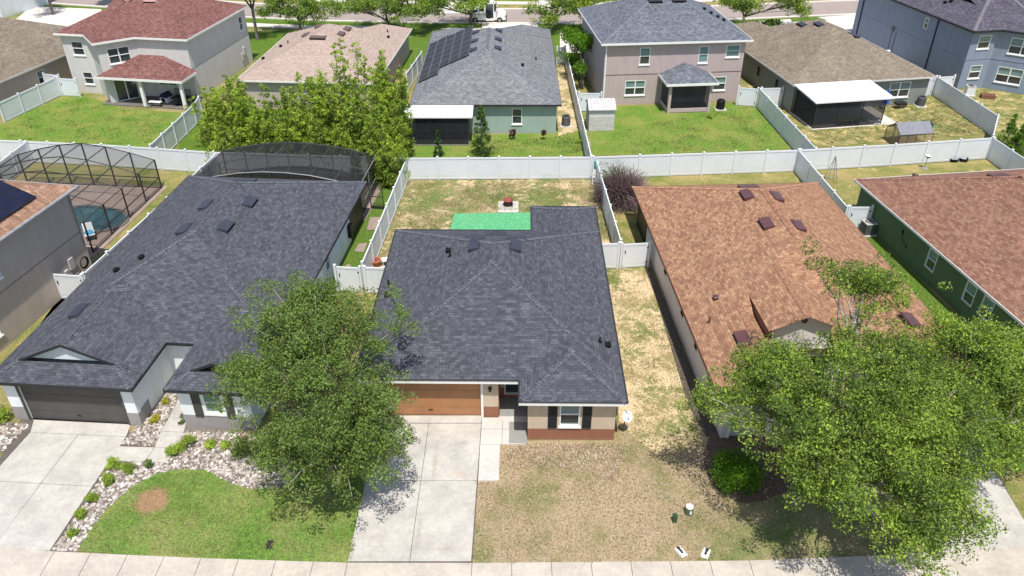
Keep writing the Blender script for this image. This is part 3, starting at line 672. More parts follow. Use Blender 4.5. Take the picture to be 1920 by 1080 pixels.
rf.pipe(ro, -3.75, 9.9); rf.pipe(ro, -7.1, 9.3); rf.goose(ro, -7.0, 8.1); rf.pipe(ro, 3.9, 4.0); rf.goose(ro, 4.3, 3.9)
# service boxes on the right wall
b = MB(); b.box(4.44, 4.60, 1.1, 1.5, .9, 1.5); b.tube([(4.5, 1.3, .9), (4.5, 1.3, 0)], .03); b.build('meter_box', 'ac_grey', h); b = MB(); b.box(4.44, 4.56, 1.65, 1.9, 1.0, 1.4); b.tube([(4.5, 1.75, 1), (4.5, 1.75, 0)], .025); b.build('meter_box', 'ac_grey', h)
t = thing('satellite_dish', 'white satellite dish on the right corner of the middle house', 'satellite dish', (*at(1172, 812), 0)); b = MB()
c = Vector((0, 0, 1.05)); n = Vector((.35, -.75, .6)).normalized(); u = n.cross(Vector((0, 0, 1))).normalized(); v = n.cross(u)
rg = []
for j, rr in enumerate((.001, .10, .19, .26)):
    k0 = len(b.v); rg.append(k0)
    for i in range(14): a = 2 * math.pi * i / 14; b.v.append(tuple(c + u * rr * math.cos(a) + v * rr * math.sin(a) * 1.1 + n * rr * rr * .8))
for a, e in zip(rg, rg[1:]):
    for i in range(14): b.f.append((a + i, a + (i + 1) % 14, e + (i + 1) % 14, e + i)); b.m.append(0)
b.build('dish', 'white_plastic', t); b = MB(); b.tube([(-.1, .1, 0), (-.05, .08, .75), c - n * .02], .03); b.tube([c - v * .3, c + n * .38 - v * .1], .015); b.box(-.02, .04, -.36, -.30, 1.15, 1.22); b.build('mast', 'ac_grey', t)

# --- left house
h = thing('house', 'pale blue and white house with charcoal roof and dark garage door at left', 'house', (-11.7, 27.2), R(-4.5))
rf = Roof().rect(-12.65, 0, 3.45, 22.3, 2.6).rect(-12.65, -5.6, -.1, 9.5, 2.6).rect(-4.17, 0, 0, 7, 2.6)
g = Roof(); gz = 2.6
rf.piece([(-12.65, 1.0), (-5.6, 1.0), (-5.6, 9), (-12.65, 9)], 2.62, [0]).piece([(-4.17, .95), (0, .95), (0, 6.5), (-4.17, 6.5)], 2.62, [0])
ro = finish(h, rf, 'charcoal_shingle', 'cap_charcoal')
EP = [(-12.65, -.1), (-5.6, -.1), (-5.6, 3.45), (-4.17, 3.45), (-4.17, 0), (0, 0), (0, 22.3), (-12.65, 22.3)]
eaves(h, EP, 2.6, 'dark_trim', h=.15)
def gable_wall(h, xa, xb, y, z0, slope, mat, trim, hipf, over=.0):
    """triangular gablet wall standing on the hip below"""
    xm = (xa + xb) / 2; b = MB(); zl = hipf; e = (zl - z0) / slope
    zt = z0 + slope * (xb - xa) / 2 - .05
    b.poly([(xa + e + .1, y + .2, zl), (xb - e - .1, y + .2, zl), (xm, y + .2, zt)]); w = b.build('gable_wall', mat, h)
    b = MB(); d = .13
    for s, xs in ((1, xa + e - .15), (-1, xb - e + .15)):
        zz = z0 + slope * (e - .15)
        A = [(xs, zz), (xm, zt + .05), (xm, zt + .05 - d), (xs, zz - d)]
        P0 = [(x, y - .03, z) for x, z in A]; P1 = [(x, y + .02, z) for x, z in A]
        if s < 0: P0, P1 = P0[::-1], P1[::-1]
        b.poly(P0); b.poly(P1[::-1])
        for k in range(4): b.poly([P0[k], P1[k], P1[(k + 1) % 4], P0[(k + 1) % 4]])
    b.build('rake_board', trim, w)
gable_wall(h, -12.65, -5.6, 1.0, 2.62, .43, 'pale_blue_stucco', 'dark_trim', 2.6 + .43 * 1.2)
gable_wall(h, -4.17, 0, .95, 2.62, .43, 'dark_trim', 'dark_trim', 2.6 + .43 * 1.15)
WL = [(-12.2, .3), (-5.95, .3), (-5.95, 3.9), (-3.8, 3.9), (-3.8, .4), (-.42, .4), (-.42, 21.9), (-12.2, 21.9)]
house_walls(h, WL, 2.47, ['white_stucco', 'grey_stucco', 'pale_blue_stucco'], {0: [(.75, 5.6, 0, 2.13)], 4: [(1.15, 2.05, .95, 2.25)], 5: [(12.6, 13.4, .9, 2.1)]})
fr, L = tofr(WL, 0); garage(h, fr, .75, 5.6, 2.13, 'grey_door', 'shutter_grey')
f2, _ = tofr(WL, 1); f4, _ = tofr(WL, 4)
for q_, u0, u1 in ((fr, 0, .64), (fr, 5.71, 6.278), (f2, .0, 1.0), (f4, 0, 3.38)): b = MB(); b.fbox(q_, u0, u1, .002, .03, 0, .82); b.build('wall_base', 'grey_stucco', h)
window(h, f4, 1.15, 2.05, .95, 2.25, up='glass_teal', low='glass_teal'); shutter(h, f4, .62, 1.03, .72, 2.3, 'shutter_grey'); shutter(h, f4, 2.17, 2.58, .72, 2.3, 'shutter_grey')
fr, L = tofr(WL, 5)
window(h, fr, 12.6, 13.4, .9, 2.1, up='glass_dark')
b = MB(); b.fbox(fr, 18.2, 21.4, .004, .03, .0, 2.4); b.build('lanai_screen', 'black_metal', h)
b = MB(); b.fbox(fr, 17.5, 17.95, .01, .25, .6, 1.5); b.build('utility_box', 'black_metal', h)
for x, y in ((-5.2, 11.3), (-5.0, 14.5), (-7.3, 10.7), (-7.25, 13.6)): rf.vent(ro, x, y)
rf.vent(ro, -10.1, 4.2); rf.vent(ro, -6.33, 17.2, w=1.4); rf.vent(ro, -1.15, 5.3)
rf.goose(ro, -8.9, 8.6); rf.goose(ro, -10.2, 8.1)
b = MB(); b.tube([(-12.2, 21.9, 2.5), (-12.2, 21.9, 0)], .05); b.build('downspout', 'white_trim', h)

# --- right house
h = thing('house', 'single storey cream house with brown shingle roof right of the sandy side yard', 'house', (9.3, 26.67), R(3))
rf = Roof().rect(0, 12.8, 3.6, 22, 2.6).rect(0, 4.9, 0, 9, 2.6).rect(8.0, 12.8, 1.0, 9, 2.6).rect(0, 6.1, 3.45, 12, 2.6)
zg = 2.6 + .43 * 3.05
rf.piece([(3.05, 3.4), (6.65, 3.4), (6.65, 10), (3.05, 10)], zg, [0])
ro = finish(h, rf, 'brown_shingle', 'cap_brown')
eaves(h, [(0, 0), (4.9, 0), (4.9, 3.6), (8.0, 3.6), (8.0, 1.0), (12.8, 1.0), (12.8, 22), (0, 22)], 2.6, 'brown_trim', soffit='cream_stucco')
b = MB(); b.box(3.1, 3.14, 3.42, 6.6, 2.9, zg - .0); b.build('dormer_cheek', 'brown_trim', h)
b = MB(); b.poly([(3.4, 3.8, 2.0), (6.3, 3.8, 2.0), (6.3, 3.8, zg + .1), (4.85, 3.8, zg + .72), (3.4, 3.8, zg + .1)]); b.poly([(6.3, 3.8, 2.0), (6.3, 6, 2.0), (6.3, 6, zg), (6.3, 3.8, zg)]); b.build('gable_wall', 'cream_stucco', h)
b = MB(); b.lathe(0, 0, [(.02, 0), (.14, 0), (.14, .03)], 14); o = b.build('gable_vent', 'vent_umber', h); o.location = (4.85, 3.78, zg + .3); o.rotation_euler = (R(90), 0, 0)
WR = [(.45, .45), (4.45, .45), (4.45, 4.2), (8.4, 4.2), (8.4, 1.4), (12.35, 1.4), (12.35, 21.6), (.45, 21.6)]
ops = [(1.0 + 5.6, 1.5 + 5.6, .9, 2.2)]
house_walls(h, WR, 2.47, ['cream_stucco', 'grey_stucco'], {0: [(.4, 3.5, 0, 2.1)], 7: [(8.3, 8.85, 1.2, 2.2), (12.6, 13.15, 1.2, 2.2), (15.6, 16.1, 1.2, 2.0)], 2: [(1.4, 2.4, 0, 2.1)]})
fr, L = tofr(WR, 7)
for u in (8.3, 12.6): window(h, fr, u, u + .55, 1.2, 2.2, frame='dark_trim', sill=False, up='glass_dark')
window(h, fr, 15.6, 16.1, 1.2, 2.0, frame='dark_trim', sill=False, up='glass_dark')
fr2, _ = tofr(WR, 0); garage(h, fr2, .4, 3.5, 2.1, 'pale_grey_stucco' if 'pale_grey_stucco' in M else 'white_trim', 'white_trim')
b = MB(); b.fbox(fr, 18.6, 18.9, .004, .12, 1.0, 1.7); b.fbox(fr, 18.7, 18.76, .004, .06, .1, 1.0); b.build('meter_box', 'ac_grey', h); b = MB(); b.fbox(fr, 19.1, 19.3, .004, .1, .9, 1.4); b.build('meter_box', 'ac_grey', h)
b = MB(); b.fbox(fr, .1, 3.1, .004, .04, .0, 2.42); b.build('lanai_screen', 'black_metal', h)
for x, y in ((5.55, 12.0), (7.2, 11.6), (5.55, 15.6), (7.2, 15.2)): rf.vent(ro, x, y, 'vent_brown')
rf.vent(ro, 6.4, 17.8, 'vent_brown', w=1.2); rf.vent(ro, 10.4, 4.3, 'vent_brown'); rf.vent(ro, 1.9, 3.5, 'vent_brown')
rf.goose(ro, 1.6, 7.2, 'vent_brown'); rf.pipe(ro, .9, 5.6, mat='vent_brown'); rf.pipe(ro, 10.2, 7.6, mat='vent_brown'); rf.goose(ro, 10.6, 6.9, 'vent_brown'); rf.goose(ro, 11.1, 6.0, 'vent_brown')

# --- green house at the right edge
h = thing('house', 'dark green house with rose brown roof at the right edge of the photo', 'house', (*at(1601, 336, 2.6), 0), R(7.8))
rf = Roof().rect(0, 13.3, -22, 0, 2.6); ro = finish(h, rf, 'rose_brown_shingle', 'cap_rose')
EPG = [(0, -22), (13.3, -22), (13.3, 0), (0, 0)]; eaves(h, EPG, 2.6, 'white_trim', h=.12)
WG = [(.42, -21.6), (12.9, -21.6), (12.9, -.42), (.42, -.42)]
house_walls(h, WG, 2.5, ['green_stucco'], {3: [(8.3, 9.2, .85, 2.15), (12.0, 12.9, .85, 2.15), (13.5, 14.4, .85, 2.15)]})
fr, L = tofr(WG, 3)
for u in (8.3, 12.0, 13.5): window(h, fr, u, u + .9, .85, 2.15, up='glass_teal', low='glass_dark', sill=False)
b = MB(); b.tube([(.38, -6.0, 1.7), (.36, -6.1, 1.3), (.36, -6.5, 1.1), (.36, -6.7, 1.2)], .02); b.fbox(fr, 5.5, 5.62, .005, .08, 1.6, 1.8); b.fbox(fr, 6.2, 6.3, .005, .06, .95, 1.05); b.build('cable', 'black_metal', h)
rf.vent(ro, 6.2, -5.4, 'vent_brown', w=1.2); rf.vent(ro, 4.2, -.5, 'vent_umber', w=.3, d=.3)

# --- two storey house with solar panels at the left edge
h = thing('house', 'tall beige two storey house with orange tile roof and solar panels at the left edge', 'house', (-25.65, 42.35), R(-9.3))
rf = Roof().rect(-9, 0, -14, 0, 5.7); ro = finish(h, rf, 'tile_orange')
eaves(h, [(-9, -14), (0, -14), (0, 0), (-9, 0)], 5.7, 'aluminium_light', h=.16)
b = MB(); fr = (0, -14, 0, 1); b.fbox(fr, 0, 14, .007, .13, 5.60, 5.70); b.tube([(-.36, -.5, 5.5), (-.40, -.5, 0)], .05); b.build('gutter', 'grey_metal', h)
W5 = [(-8.6, -13.6), (-.42, -13.6), (-.42, -.4), (-8.6, -.4)]
house_walls(h, W5, 5.55, ['taupe_wall'], {1: [(5.6, 6.7, 3.6, 5.0), (4.3, 5.3, .8, 2.2)]}); fr, L = tofr(W5, 1)
window(h, fr, 5.6, 6.7, 3.6, 5.0); window(h, fr, 4.3, 5.3, .8, 2.2)
b = MB(); b.fbox(fr, 0, L, .002, .012, 2.85, 2.88); b.build('expansion_joint', 'vent_umber', h)
for q_ in ((11.3, 11.7, .01, .16, 1.2, 1.9), (10.8, 11.1, .01, .14, 1.0, 1.4), (11.5, 11.8, .01, .12, .4, .8)): b = MB(); b.fbox(fr, *q_); b.build('meter_box', 'ac_beige', h)
b = MB()
for k in range(3): b.lathe(0, 0, [(.30 + .03 * k, .02 * k), (.34 + .03 * k, .04 + .02 * k), (.30 + .03 * k, .08 + .02 * k)], 16)
o = b.build('hose_reel', 'brick_dark', h); o.location = (-.3, -1.2, 1.1); o.rotation_euler = (0, R(90), 0)
def solar(rf, ro, x, y, nu, nv, w, d, mat, edge, parent, gap=.02):
    hh, f = rf.z(x, y); n = Vector((-f[0], -f[1], 1)).normalized(); u = Vector((f[1], -f[0], 0)).normalized(); v = n.cross(u); c = Vector((x, y, hh))
    if u.y < 0: u = -u
    for i in range(nu):
        for j in range(nv):
            b = MB()
            def P(a, e, k): return c + u * a + v * e + n * k
            a0, a1, e0, e1 = i * w + gap, (i + 1) * w - gap, j * d + gap, (j + 1) * d - gap
            b.hexa([P(a0, e0, .09), P(a1, e0, .09), P(a1, e1, .09), P(a0, e1, .09), P(a0, e0, .13), P(a1, e0, .13), P(a1, e1, .13), P(a0, e1, .13)])
            o = b.build('solar_panel', mat, parent)
            q = MB(); t = .03
            for (s0, s1, r0, r1) in ((a0, a1, e0, e0 + t), (a0, a1, e1 - t, e1), (a0, a0 + t, e0 + t, e1 - t), (a1 - t, a1, e0 + t, e1 - t)):
                q.hexa([P(s0, r0, .13), P(s1, r0, .13), P(s1, r1, .13), P(s0, r1, .13), P(s0, r0, .134), P(s1, r0, .134), P(s1, r1, .134), P(s0, r1, .134)])
            q.build('panel_frame', edge, o)
solar(rf, ro, -.75, -9.6, 7, 3, 1.02, 1.28, 'solar_blue', 'black_metal', h, .004)
solar(rf, ro, -3.2, -1.6, 1, 1, 1.0, 1.1, 'solar_grey', 'black_metal', h, .004)
# E3

# --- two storey white-grey house with red roof and covered patio
h = thing('house', 'two storey pale grey house with dark red roof and angled bay over a covered patio', 'house', (-42.97, 74.68), R(-9))
ZE = 5.75
rf = Roof().rect(0, 13.4, .2, 13.2, ZE).piece([(5.6, -2.4), (8.2, .2), (8.2, 9), (3.0, 9), (3.0, .2)], ZE, [1, 2, 3])
ro = finish(h, rf, 'red_shingle'); eaves(h, [(0, .2), (3, .2), (5.6, -2.4), (8.2, .2), (13.4, .2), (13.4, 13.2), (0, 13.2)], ZE, 'white_trim', h=.16)
W6 = [(.35, .55), (3.15, .55), (5.6, -1.9), (8.05, .55), (13.05, .55), (13.05, 12.8), (.35, 12.8)]
house_walls(h, W6, ZE - .13, ['pale_grey_stucco'], {0: [(.9, 2.1, 3.7, 5.0), (1.2, 2.2, .9, 2.1)], 2: [(.8, 2.7, 3.6, 5.0), (.6, 2.6, .1, 2.15)], 3: [(1.3, 3.1, 1.2, 2.2)], 4: [(10.6, 11.4, 3.6, 5.0)]})
fr, L = tofr(W6, 0); window(h, fr, .9, 2.1, 3.7, 5.0, up='glass_dark'); window(h, fr, 1.2, 2.2, .9, 2.1, up='glass_dark')
fr, L = tofr(W6, 2); window(h, fr, .8, 2.7, 3.6, 5.0, 2, up='glass_dark'); window(h, fr, .6, 2.6, .1, 2.15, 2, slide=True, low='glass_dark', sill=False)
fr, L = tofr(W6, 3); window(h, fr, 1.3, 3.1, 1.2, 2.2, 2, slide=True, sill=False)
fr, L = tofr(W6, 4); window(h, fr, 10.6, 11.4, 3.6, 5.0, up='glass_dark')
b = MB(); b.fbox(fr, 0, L, .002, .014, 2.9, 2.94); b.build('expansion_joint', 'grey_metal', h)
b = MB(); b.fbox(fr, 10.3, 10.7, .01, .2, 1.2, 2.0); b.build('meter_box', 'ac_beige', h); b = MB(); b.fbox(fr, 9.8, 10.1, .01, .16, .8, 1.5); b.build('meter_box', 'ac_beige', h)
pr_ = Roof().rect(5.0, 13.5, -2.5, .6, 2.75, 'N'); pr_.build(h, 'red_shingle', 'patio_roof'); eaves(h, [(5.0, -2.5), (13.6, -2.5), (13.6, .2), (8.2, .2), (5.5, -1.9), (5.0, -1.4)], 2.75, 'white_trim', h=.2)
b = MB(); b.box(4.9, 13.5, -2.3, .5, 0, .09); b.build('patio_slab', 'patio_dark', h)
for x in (9.2, 13.2):
    b = MB(); b.box(x - .13, x + .13, -2.25, -2.0, .09, 2.57); b.build('post', 'white_trim', h)
rf.vent(ro, 5.2, 5.0, 'vent_pink', w=1.3); rf.vent(ro, 7.6, 5.0, 'vent_pink', w=1.3)
# things on that patio
def place(px, py): x, y = at(px, py); return (x, y, 0)
def loc6(x, y): a = R(-9); return (-42.97 + x * math.cos(a) - y * math.sin(a), 74.68 + x * math.sin(a) + y * math.cos(a), .09)
t = thing('dog_house', 'small blue and white plastic dog house on the covered patio', 'dog house', loc6(10.4, -1.0), R(-20)); b = MB()
b.box(-.4, .4, -.02, .8, 0, .5); b.build('body', 'white_plastic', t); b = MB(); b.hexa([(-.48, -.1, .5), (.48, -.1, .5), (.48, .88, .5), (-.48, .88, .5), (-.06, -.1, .88), (.06, -.1, .88), (.06, .88, .88), (-.06, .88, .88)]); b.build('roof', 'navy_cloth', t)
b = MB(); b.box(-.2, .2, -.04, .0, .05, .42); b.build('doorway', 'vent_hole', t)
t = thing('bench', 'low white topped bench at the patio edge', 'bench', loc6(10.3, -2.05), R(-9)); b = MB(); b.box(-.7, .5, -.2, .2, .40, .46); b.build('top', 'white_plastic', t)
for sx in (-.6, .4):
    b = MB(); b.box(sx, sx + .06, -.17, -.12, 0, .4); b.box(sx, sx + .06, .12, .17, 0, .4); b.build('leg', 'black_metal', t)
def metal_chair(label, loc, rz):
    t = thing('patio_chair', label, 'chair', loc, rz, 'metal patio furniture'); b = MB(); b.box(-.28, .28, -.28, .28, .42, .46); b.build('seat', 'black_metal', t); b = MB()
    for k in range(6): b.box(-.28 + k * .1, -.25 + k * .1, .25, .28, .46, 1.0)
    b.box(-.29, .29, .24, .29, 1.0, 1.05); b.build('backrest', 'black_metal', t)
    for sx, sy in ((-.27, -.27), (.24, -.27), (-.27, .24), (.24, .24)):
        b = MB(); b.box(sx, sx + .03, sy, sy + .03, 0, .42); b.build('leg', 'black_metal', t)
metal_chair('black metal patio chair against the patio back wall', loc6(11.4, -.2), R(-9)); metal_chair('black metal patio chair standing outside the right patio post', loc6(14.1, -1.5), R(60)); metal_chair('black metal patio chair between table and post', loc6(12.5, -.3), R(-9))
t = thing('patio_table', 'small black metal table under the patio roof', 'table', loc6(12.1, -1.4), 0); b = MB(); b.lathe(0, 0, [(.02, .7), (.6, .7), (.6, .74), (.01, .74)], 16); b.build('tabletop', 'black_metal', t); b = MB(); b.tube([(0, 0, 0), (0, 0, .7)], .05); b.lathe(0, 0, [(.3, 0), (.28, .05), (.05, .08)], 12); b.build('leg', 'black_metal', t)

# --- tan roof house at far left
h = thing('house', 'low house with tan shingle roof behind the fence at the upper left edge', 'house', (-46.3, 70.71), R(-13))
rf = Roof().rect(-15, 0, -8, 16, 2.7); ro = finish(h, rf, 'tan_shingle'); eaves(h, [(-15, -8), (0, -8), (0, 16), (-15, 16)], 2.7, 'pale_grey_stucco', h=.14)
W7 = [(-14.6, -7.6), (-.4, -7.6), (-.4, 15.6), (-14.6, 15.6)]; house_walls(h, W7, 2.57, ['taupe_wall'], {1: [(11.8, 12.8, .8, 2.1)]}); fr, L = tofr(W7, 1); window(h, fr, 11.8, 12.8, .8, 2.1, sill=False)
# --- pink roof house
h = thing('house', 'single storey pink stucco house with pale pink roof behind the bamboo', 'house', (-25.2, 70.6), R(-4))
rf = Roof().rect(0, 13, 0, 15.8, 2.7).rect(7.6, 13, 8, 18.5, 2.7); ro = finish(h, rf, 'pink_shingle'); eaves(h, [(0, 0), (13, 0), (13, 18.5), (7.6, 18.5), (7.6, 15.8), (0, 15.8)], 2.7, 'white_trim', h=.13)
house_walls(h, [(.4, .4), (12.6, .4), (12.6, 18.1), (8, 18.1), (8, 15.4), (.4, 15.4)], 2.58, ['pink_stucco'])
for x, y in ((4.4, 8.3), (5.2, 10.2)): rf.vent(ro, x, y, 'vent_umber')
for x, y in ((8.0, 8.0), (8.1, 10.0)): rf.vent(ro, x, y, 'vent_umber')
rf.vent(ro, 6.4, 5.6, 'vent_umber', w=1.5); rf.pipe(ro, 2.4, 8.5); rf.goose(ro, 1.8, 8.0); rf.goose(ro, .9, 5.2); rf.pipe(ro, 11.2, 14.2); rf.goose(ro, 11.6, 12.6)
# --- mint house with solar roof
h = thing('house', 'mint green house with grey shingle roof and solar panels behind the back fence', 'house', (-8.65, 64.2), 0)
rf = Roof().rect(0, 12.85, 0, 20.2, 2.7).rect(0, 5.6, 10, 22.5, 2.7).rect(6.6, 12.85, 10, 23.5, 2.7); ro = finish(h, rf, 'grey_shingle', 'cap_grey'); eaves(h, [(0, 0), (12.85, 0), (12.85, 23.5), (6.6, 23.5), (6.6, 22.5), (0, 22.5)], 2.7, 'dark_trim', h=.13)
W9 = [(.4, .4), (12.45, .4), (12.45, 22), (.4, 22)]; house_walls(h, W9, 2.58, ['mint_stucco', 'mint_stucco'], {0: [(8.25, 9.1, .85, 2.25)]})
fr, L = tofr(W9, 0); window(h, fr, 8.25, 9.1, .85, 2.25, up='glass_dark')
for y in (8.3, 11.15, 14.2):
    rf.vent(ro, 5.15, y, 'vent_dark', w=.85, d=.6); rf.vent(ro, 7.35, y, 'vent_dark', w=.85, d=.6)
rf.goose(ro, 9.6, 6.2); rf.pipe(ro, 10.9, 9.9); rf.pipe(ro, 5.6, 17); rf.pipe(ro, 2.1, 16.9)
solar(rf, ro, .35, 5.4, 1, 1, .01, .01, 'solar_grey', 'solar_edge', h) if False else None
for (x0, y0, nu, nv) in ((.25, 5.2, 7, 1), (1.15, 5.25, 7, 1)): solar(rf, ro, x0, y0, nu, nv, 1.72, 1.0, 'solar_grey', 'solar_edge', h)
for (x0, y0, nu, nv) in ((2.05, 7.0, 6, 3),): solar(rf, ro, x0, y0, nu, nv, 1.68, 1.0, 'solar_grey', 'solar_edge', h)
b = MB(); b.hexa([(-.5, -2.3, 2.40), (5.4, -2.3, 2.40), (5.4, .3, 2.62), (-.5, .3, 2.62), (-.5, -2.3, 2.5), (5.4, -2.3, 2.5), (5.4, .3, 2.72), (-.5, .3, 2.72)]); b.build('patio_roof', 'white_roof_metal', h)
b = MB(); b.poly([(-.02, -2.1, .45), (5.0, -2.1, .45), (5.0, -2.1, 2.4), (-.02, -2.1, 2.4)]); b.poly([(5.0, -2.1, .45), (5.0, .35, .45), (5.0, .35, 2.4), (5.0, -2.1, 2.4)]); b.poly([(0, .35, .45), (0, -2.1, .45), (0, -2.1, 2.4), (0, .35, 2.4)]); b.build('patio_screen', 'screen_mesh_patio', h)
b = MB()
for x in (-.02, 1.65, 3.3, 4.98): b.box(x - .03, x + .03, -2.14, -2.08, 0, 2.42)
b.box(-.02, 5.0, -2.13, -2.09, 0, .45); b.box(-.02, 5.0, -2.13, -2.09, 1.2, 1.25); b.build('patio_frame', 'dark_trim', h)
b = MB(); b.box(-.1, 5.1, -2.3, .35, -.0, .06); b.build('patio_slab', 'patio_dark', h)
# --- mauve two storey house
ox, oy = at(1128, 83, 5.85)
h = thing('house', 'two storey mauve house with blue grey roof and small screened porch behind the back fence', 'house', (ox, oy), R(5.5))
ZE = 5.85
rf = Roof().rect(0, 14, 0, 13, ZE); ro = finish(h, rf, 'blue_grey_shingle', 'cap_grey'); eaves(h, [(0, 0), (14, 0), (14, 13), (0, 13)], ZE, 'white_trim', h=.16)
W10 = [(.45, .45), (13.5, .45), (13.5, 12.5), (.45, 12.5)]
house_walls(h, W10, ZE - .13, ['mauve_stucco'], {0: [(3.25, 4.2, 3.75, 5.3), (8.75, 9.65, 3.75, 5.3), (11.3, 12.6, 4.2, 5.35), (2.1, 4.0, .9, 2.3), (10.5, 11.7, 1.1, 2.4)]})
fr, L = tofr(W10, 0); window(h, fr, 3.25, 4.2, 3.75, 5.3); window(h, fr, 8.75, 9.65, 3.75, 5.3, low='glass_teal'); window(h, fr, 11.3, 12.6, 4.2, 5.35, low='glass_teal'); window(h, fr, 2.1, 4.0, .9, 2.3, 2); window(h, fr, 10.5, 11.7, 1.1, 2.4)
b = MB(); b.fbox(fr, 0, 5.6, .002, .02, 2.85, 2.9); b.fbox(fr, 10.2, 13, .002, .02, 2.85, 2.9); b.build('expansion_joint', 'vent_umber', h)
b = MB(); b.fbox(fr, .05, .17, .0, .1, 0, 5.6); b.build('downspout', 'white_trim', h)
rf.vent(ro, 6.0, 5.4, 'dark_trim', w=1.3); rf.vent(ro, 8.3, 5.4, 'dark_trim', w=1.3)
for x, y in ((11.2, 6.4), (11.6, 5.5), (12.1, 4.9), (12.5, 4.3)): rf.goose(ro, x, y)
pf = Roof().rect(5.6, 10.4, -2.6, 5, 2.85); pf.build(h, 'blue_grey_shingle', 'porch_roof'); eaves(h, [(5.6, -2.6), (10.4, -2.6), (10.4, .45), (5.6, .45)], 2.85, 'white_trim', h=.2)
b = MB()
for x in (6.0, 9.75): b.box(x, x + .25, -2.25, -2.0, 0, 2.67)
b.box(6.25, 9.75, -2.2, -2.05, 0, .42); b.box(6.0, 6.15, -2.0, .44, 0, .42); b.box(9.85, 10.0, -2.0, .44, 0, .42); b.build('porch_frame', 'mauve_stucco', h)
b = MB(); b.poly([(6.25, -2.12, .42), (9.75, -2.12, .42), (9.75, -2.12, 2.65), (6.25, -2.12, 2.65)]); b.poly([(6.08, .44, .42), (6.08, -2.0, .42), (6.08, -2.0, 2.65), (6.08, .44, 2.65)]); b.poly([(9.92, -2.0, .42), (9.92, .44, .42), (9.92, .44, 2.65), (9.92, -2.0, 2.65)]); b.build('porch_screen', 'screen_mesh_dense', h)
b = MB(); b.box(6.0, 10.0, -2.2, .44, 0, .08); b.build('porch_floor', 'patio_dark', h)
# --- tan roof house with white patio roof
h = thing('house', 'low grey house with tan shingle roof and white patio roof beside the blue house', 'house', (25.24, 69.23), R(9.8))
rf = Roof().rect(0, 14.2, 0, 17, 2.7).rect(0, 6.5, 8, 19.5, 2.7); ro = finish(h, rf, 'tan_shingle'); eaves(h, [(0, 0), (14.2, 0), (14.2, 17), (6.5, 17), (6.5, 19.5), (0, 19.5)], 2.7, 'pale_grey_stucco', h=.13)
W11 = [(.4, .4), (13.8, .4), (13.8, 16.6), (6.2, 16.6), (6.2, 19), (.4, 19)]
house_walls(h, W11, 2.58, ['sage_grey_stucco'], {0: [(9.5, 11.6, .8, 2.25)], 5: [(11.0, 11.6, 1.1, 2.0), (15.0, 15.6, 1.1, 2.0), (6.6, 7.2, 1.1, 2.0)]})
fr, L = tofr(W11, 0); window(h, fr, 9.5, 11.6, .8, 2.25, 2)
fr, L = tofr(W11, 5)
for u in (11.0, 15.0, 6.6): window(h, fr, u, u + .6, 1.1, 2.0, sill=False, frame='dark_trim', up='glass_dark')
for x, y in ((5.6, 10.5), (6.5, 8.9)): rf.vent(ro, x, y, 'vent_dark')
rf.vent(ro, 8.7, 6.1, 'vent_dark', w=1.4); rf.goose(ro, 10.9, 3.4, 'white_plastic'); rf.pipe(ro, 9.9, 8.2, mat='vent_hole')
b = MB(); b.hexa([(.1, -4.0, 2.38), (7.5, -4.0, 2.38), (7.5, .2, 2.64), (.1, .2, 2.64), (.1, -4.0, 2.50), (7.5, -4.0, 2.50), (7.5, .2, 2.76), (.1, .2, 2.76)]); b.build('patio_roof', 'white_roof_metal', h)
b = MB(); b.poly([(.45, -3.8, .1), (6.9, -3.8, .1), (6.9, -3.8, 2.4), (.45, -3.8, 2.4)]); b.poly([(.45, .4, .1), (.45, -3.8, .1), (.45, -3.8, 2.4), (.45, .4, 2.4)]); b.build('patio_screen', 'screen_mesh_patio', h)
b = MB()
for x in (.42, 2.6, 4.8, 6.9): b.box(x - .03, x + .03, -3.84, -3.77, 0, 2.42)
b.box(.42, 6.9, -3.83, -3.78, .06, .12); b.box(.39, .46, -.1, .35, .1, 2.5); b.build('patio_frame', 'bronze_frame', h)
b = MB(); b.box(.3, 8.5, -4.0, .4, -.0, .06); b.build('patio_slab', 'far_concrete', h)
# --- blue two storey house
ZE = 5.75
h = thing('house', 'two storey blue house with violet grey roof and black gutters at the upper right', 'house', (43.57, 75.6), R(11))
rf = Roof().rect(0, 13, 0, 20, ZE).piece([(6.2, -3.2), (9.4, 0), (9.4, 9), (3.0, 9), (3.0, 0)], ZE, [1, 2, 3]); ro = finish(h, rf, 'violet_grey_shingle', 'cap_violet')
EP = [(0, 0), (3, 0), (6.2, -3.2), (9.4, 0), (13, 0), (13, 20), (0, 20)]; eaves(h, EP, ZE, 'black_metal', h=.18)
b = MB()
for i, fr, L in edges(EP): b.fbox(fr, 0, L, .007, .11, ZE - .12, ZE - .0)
b.build('gutter', 'dark_trim', h)
W12 = [(.4, .4), (3.15, .4), (6.2, -2.65), (9.2, .4), (12.6, .4), (12.6, 19.6), (.4, 19.6)]
house_walls(h, W12, ZE - .14, ['blue_stucco'], {0: [(.8, 2.1, 3.9, 5.2), (.85, 2.1, 1.0, 2.3)], 1: [(1.2, 3.3, 3.6, 5.1), (.9, 3.1, .8, 2.3)], 6: [(12.0, 12.6, 4.1, 5.2)]})
fr, L = tofr(W12, 0); window(h, fr, .8, 2.1, 3.9, 5.2); window(h, fr, .85, 2.1, 1.0, 2.3)
fr, L = tofr(W12, 1); window(h, fr, 1.2, 3.3, 3.6, 5.1, 2); window(h, fr, .9, 3.1, .8, 2.3, 2)
fr, L = tofr(W12, 6); window(h, fr, 12.0, 12.6, 4.1, 5.2, sill=False)
b = MB(); b.fbox(fr, 0, L, .002, .02, 2.9, 2.95)
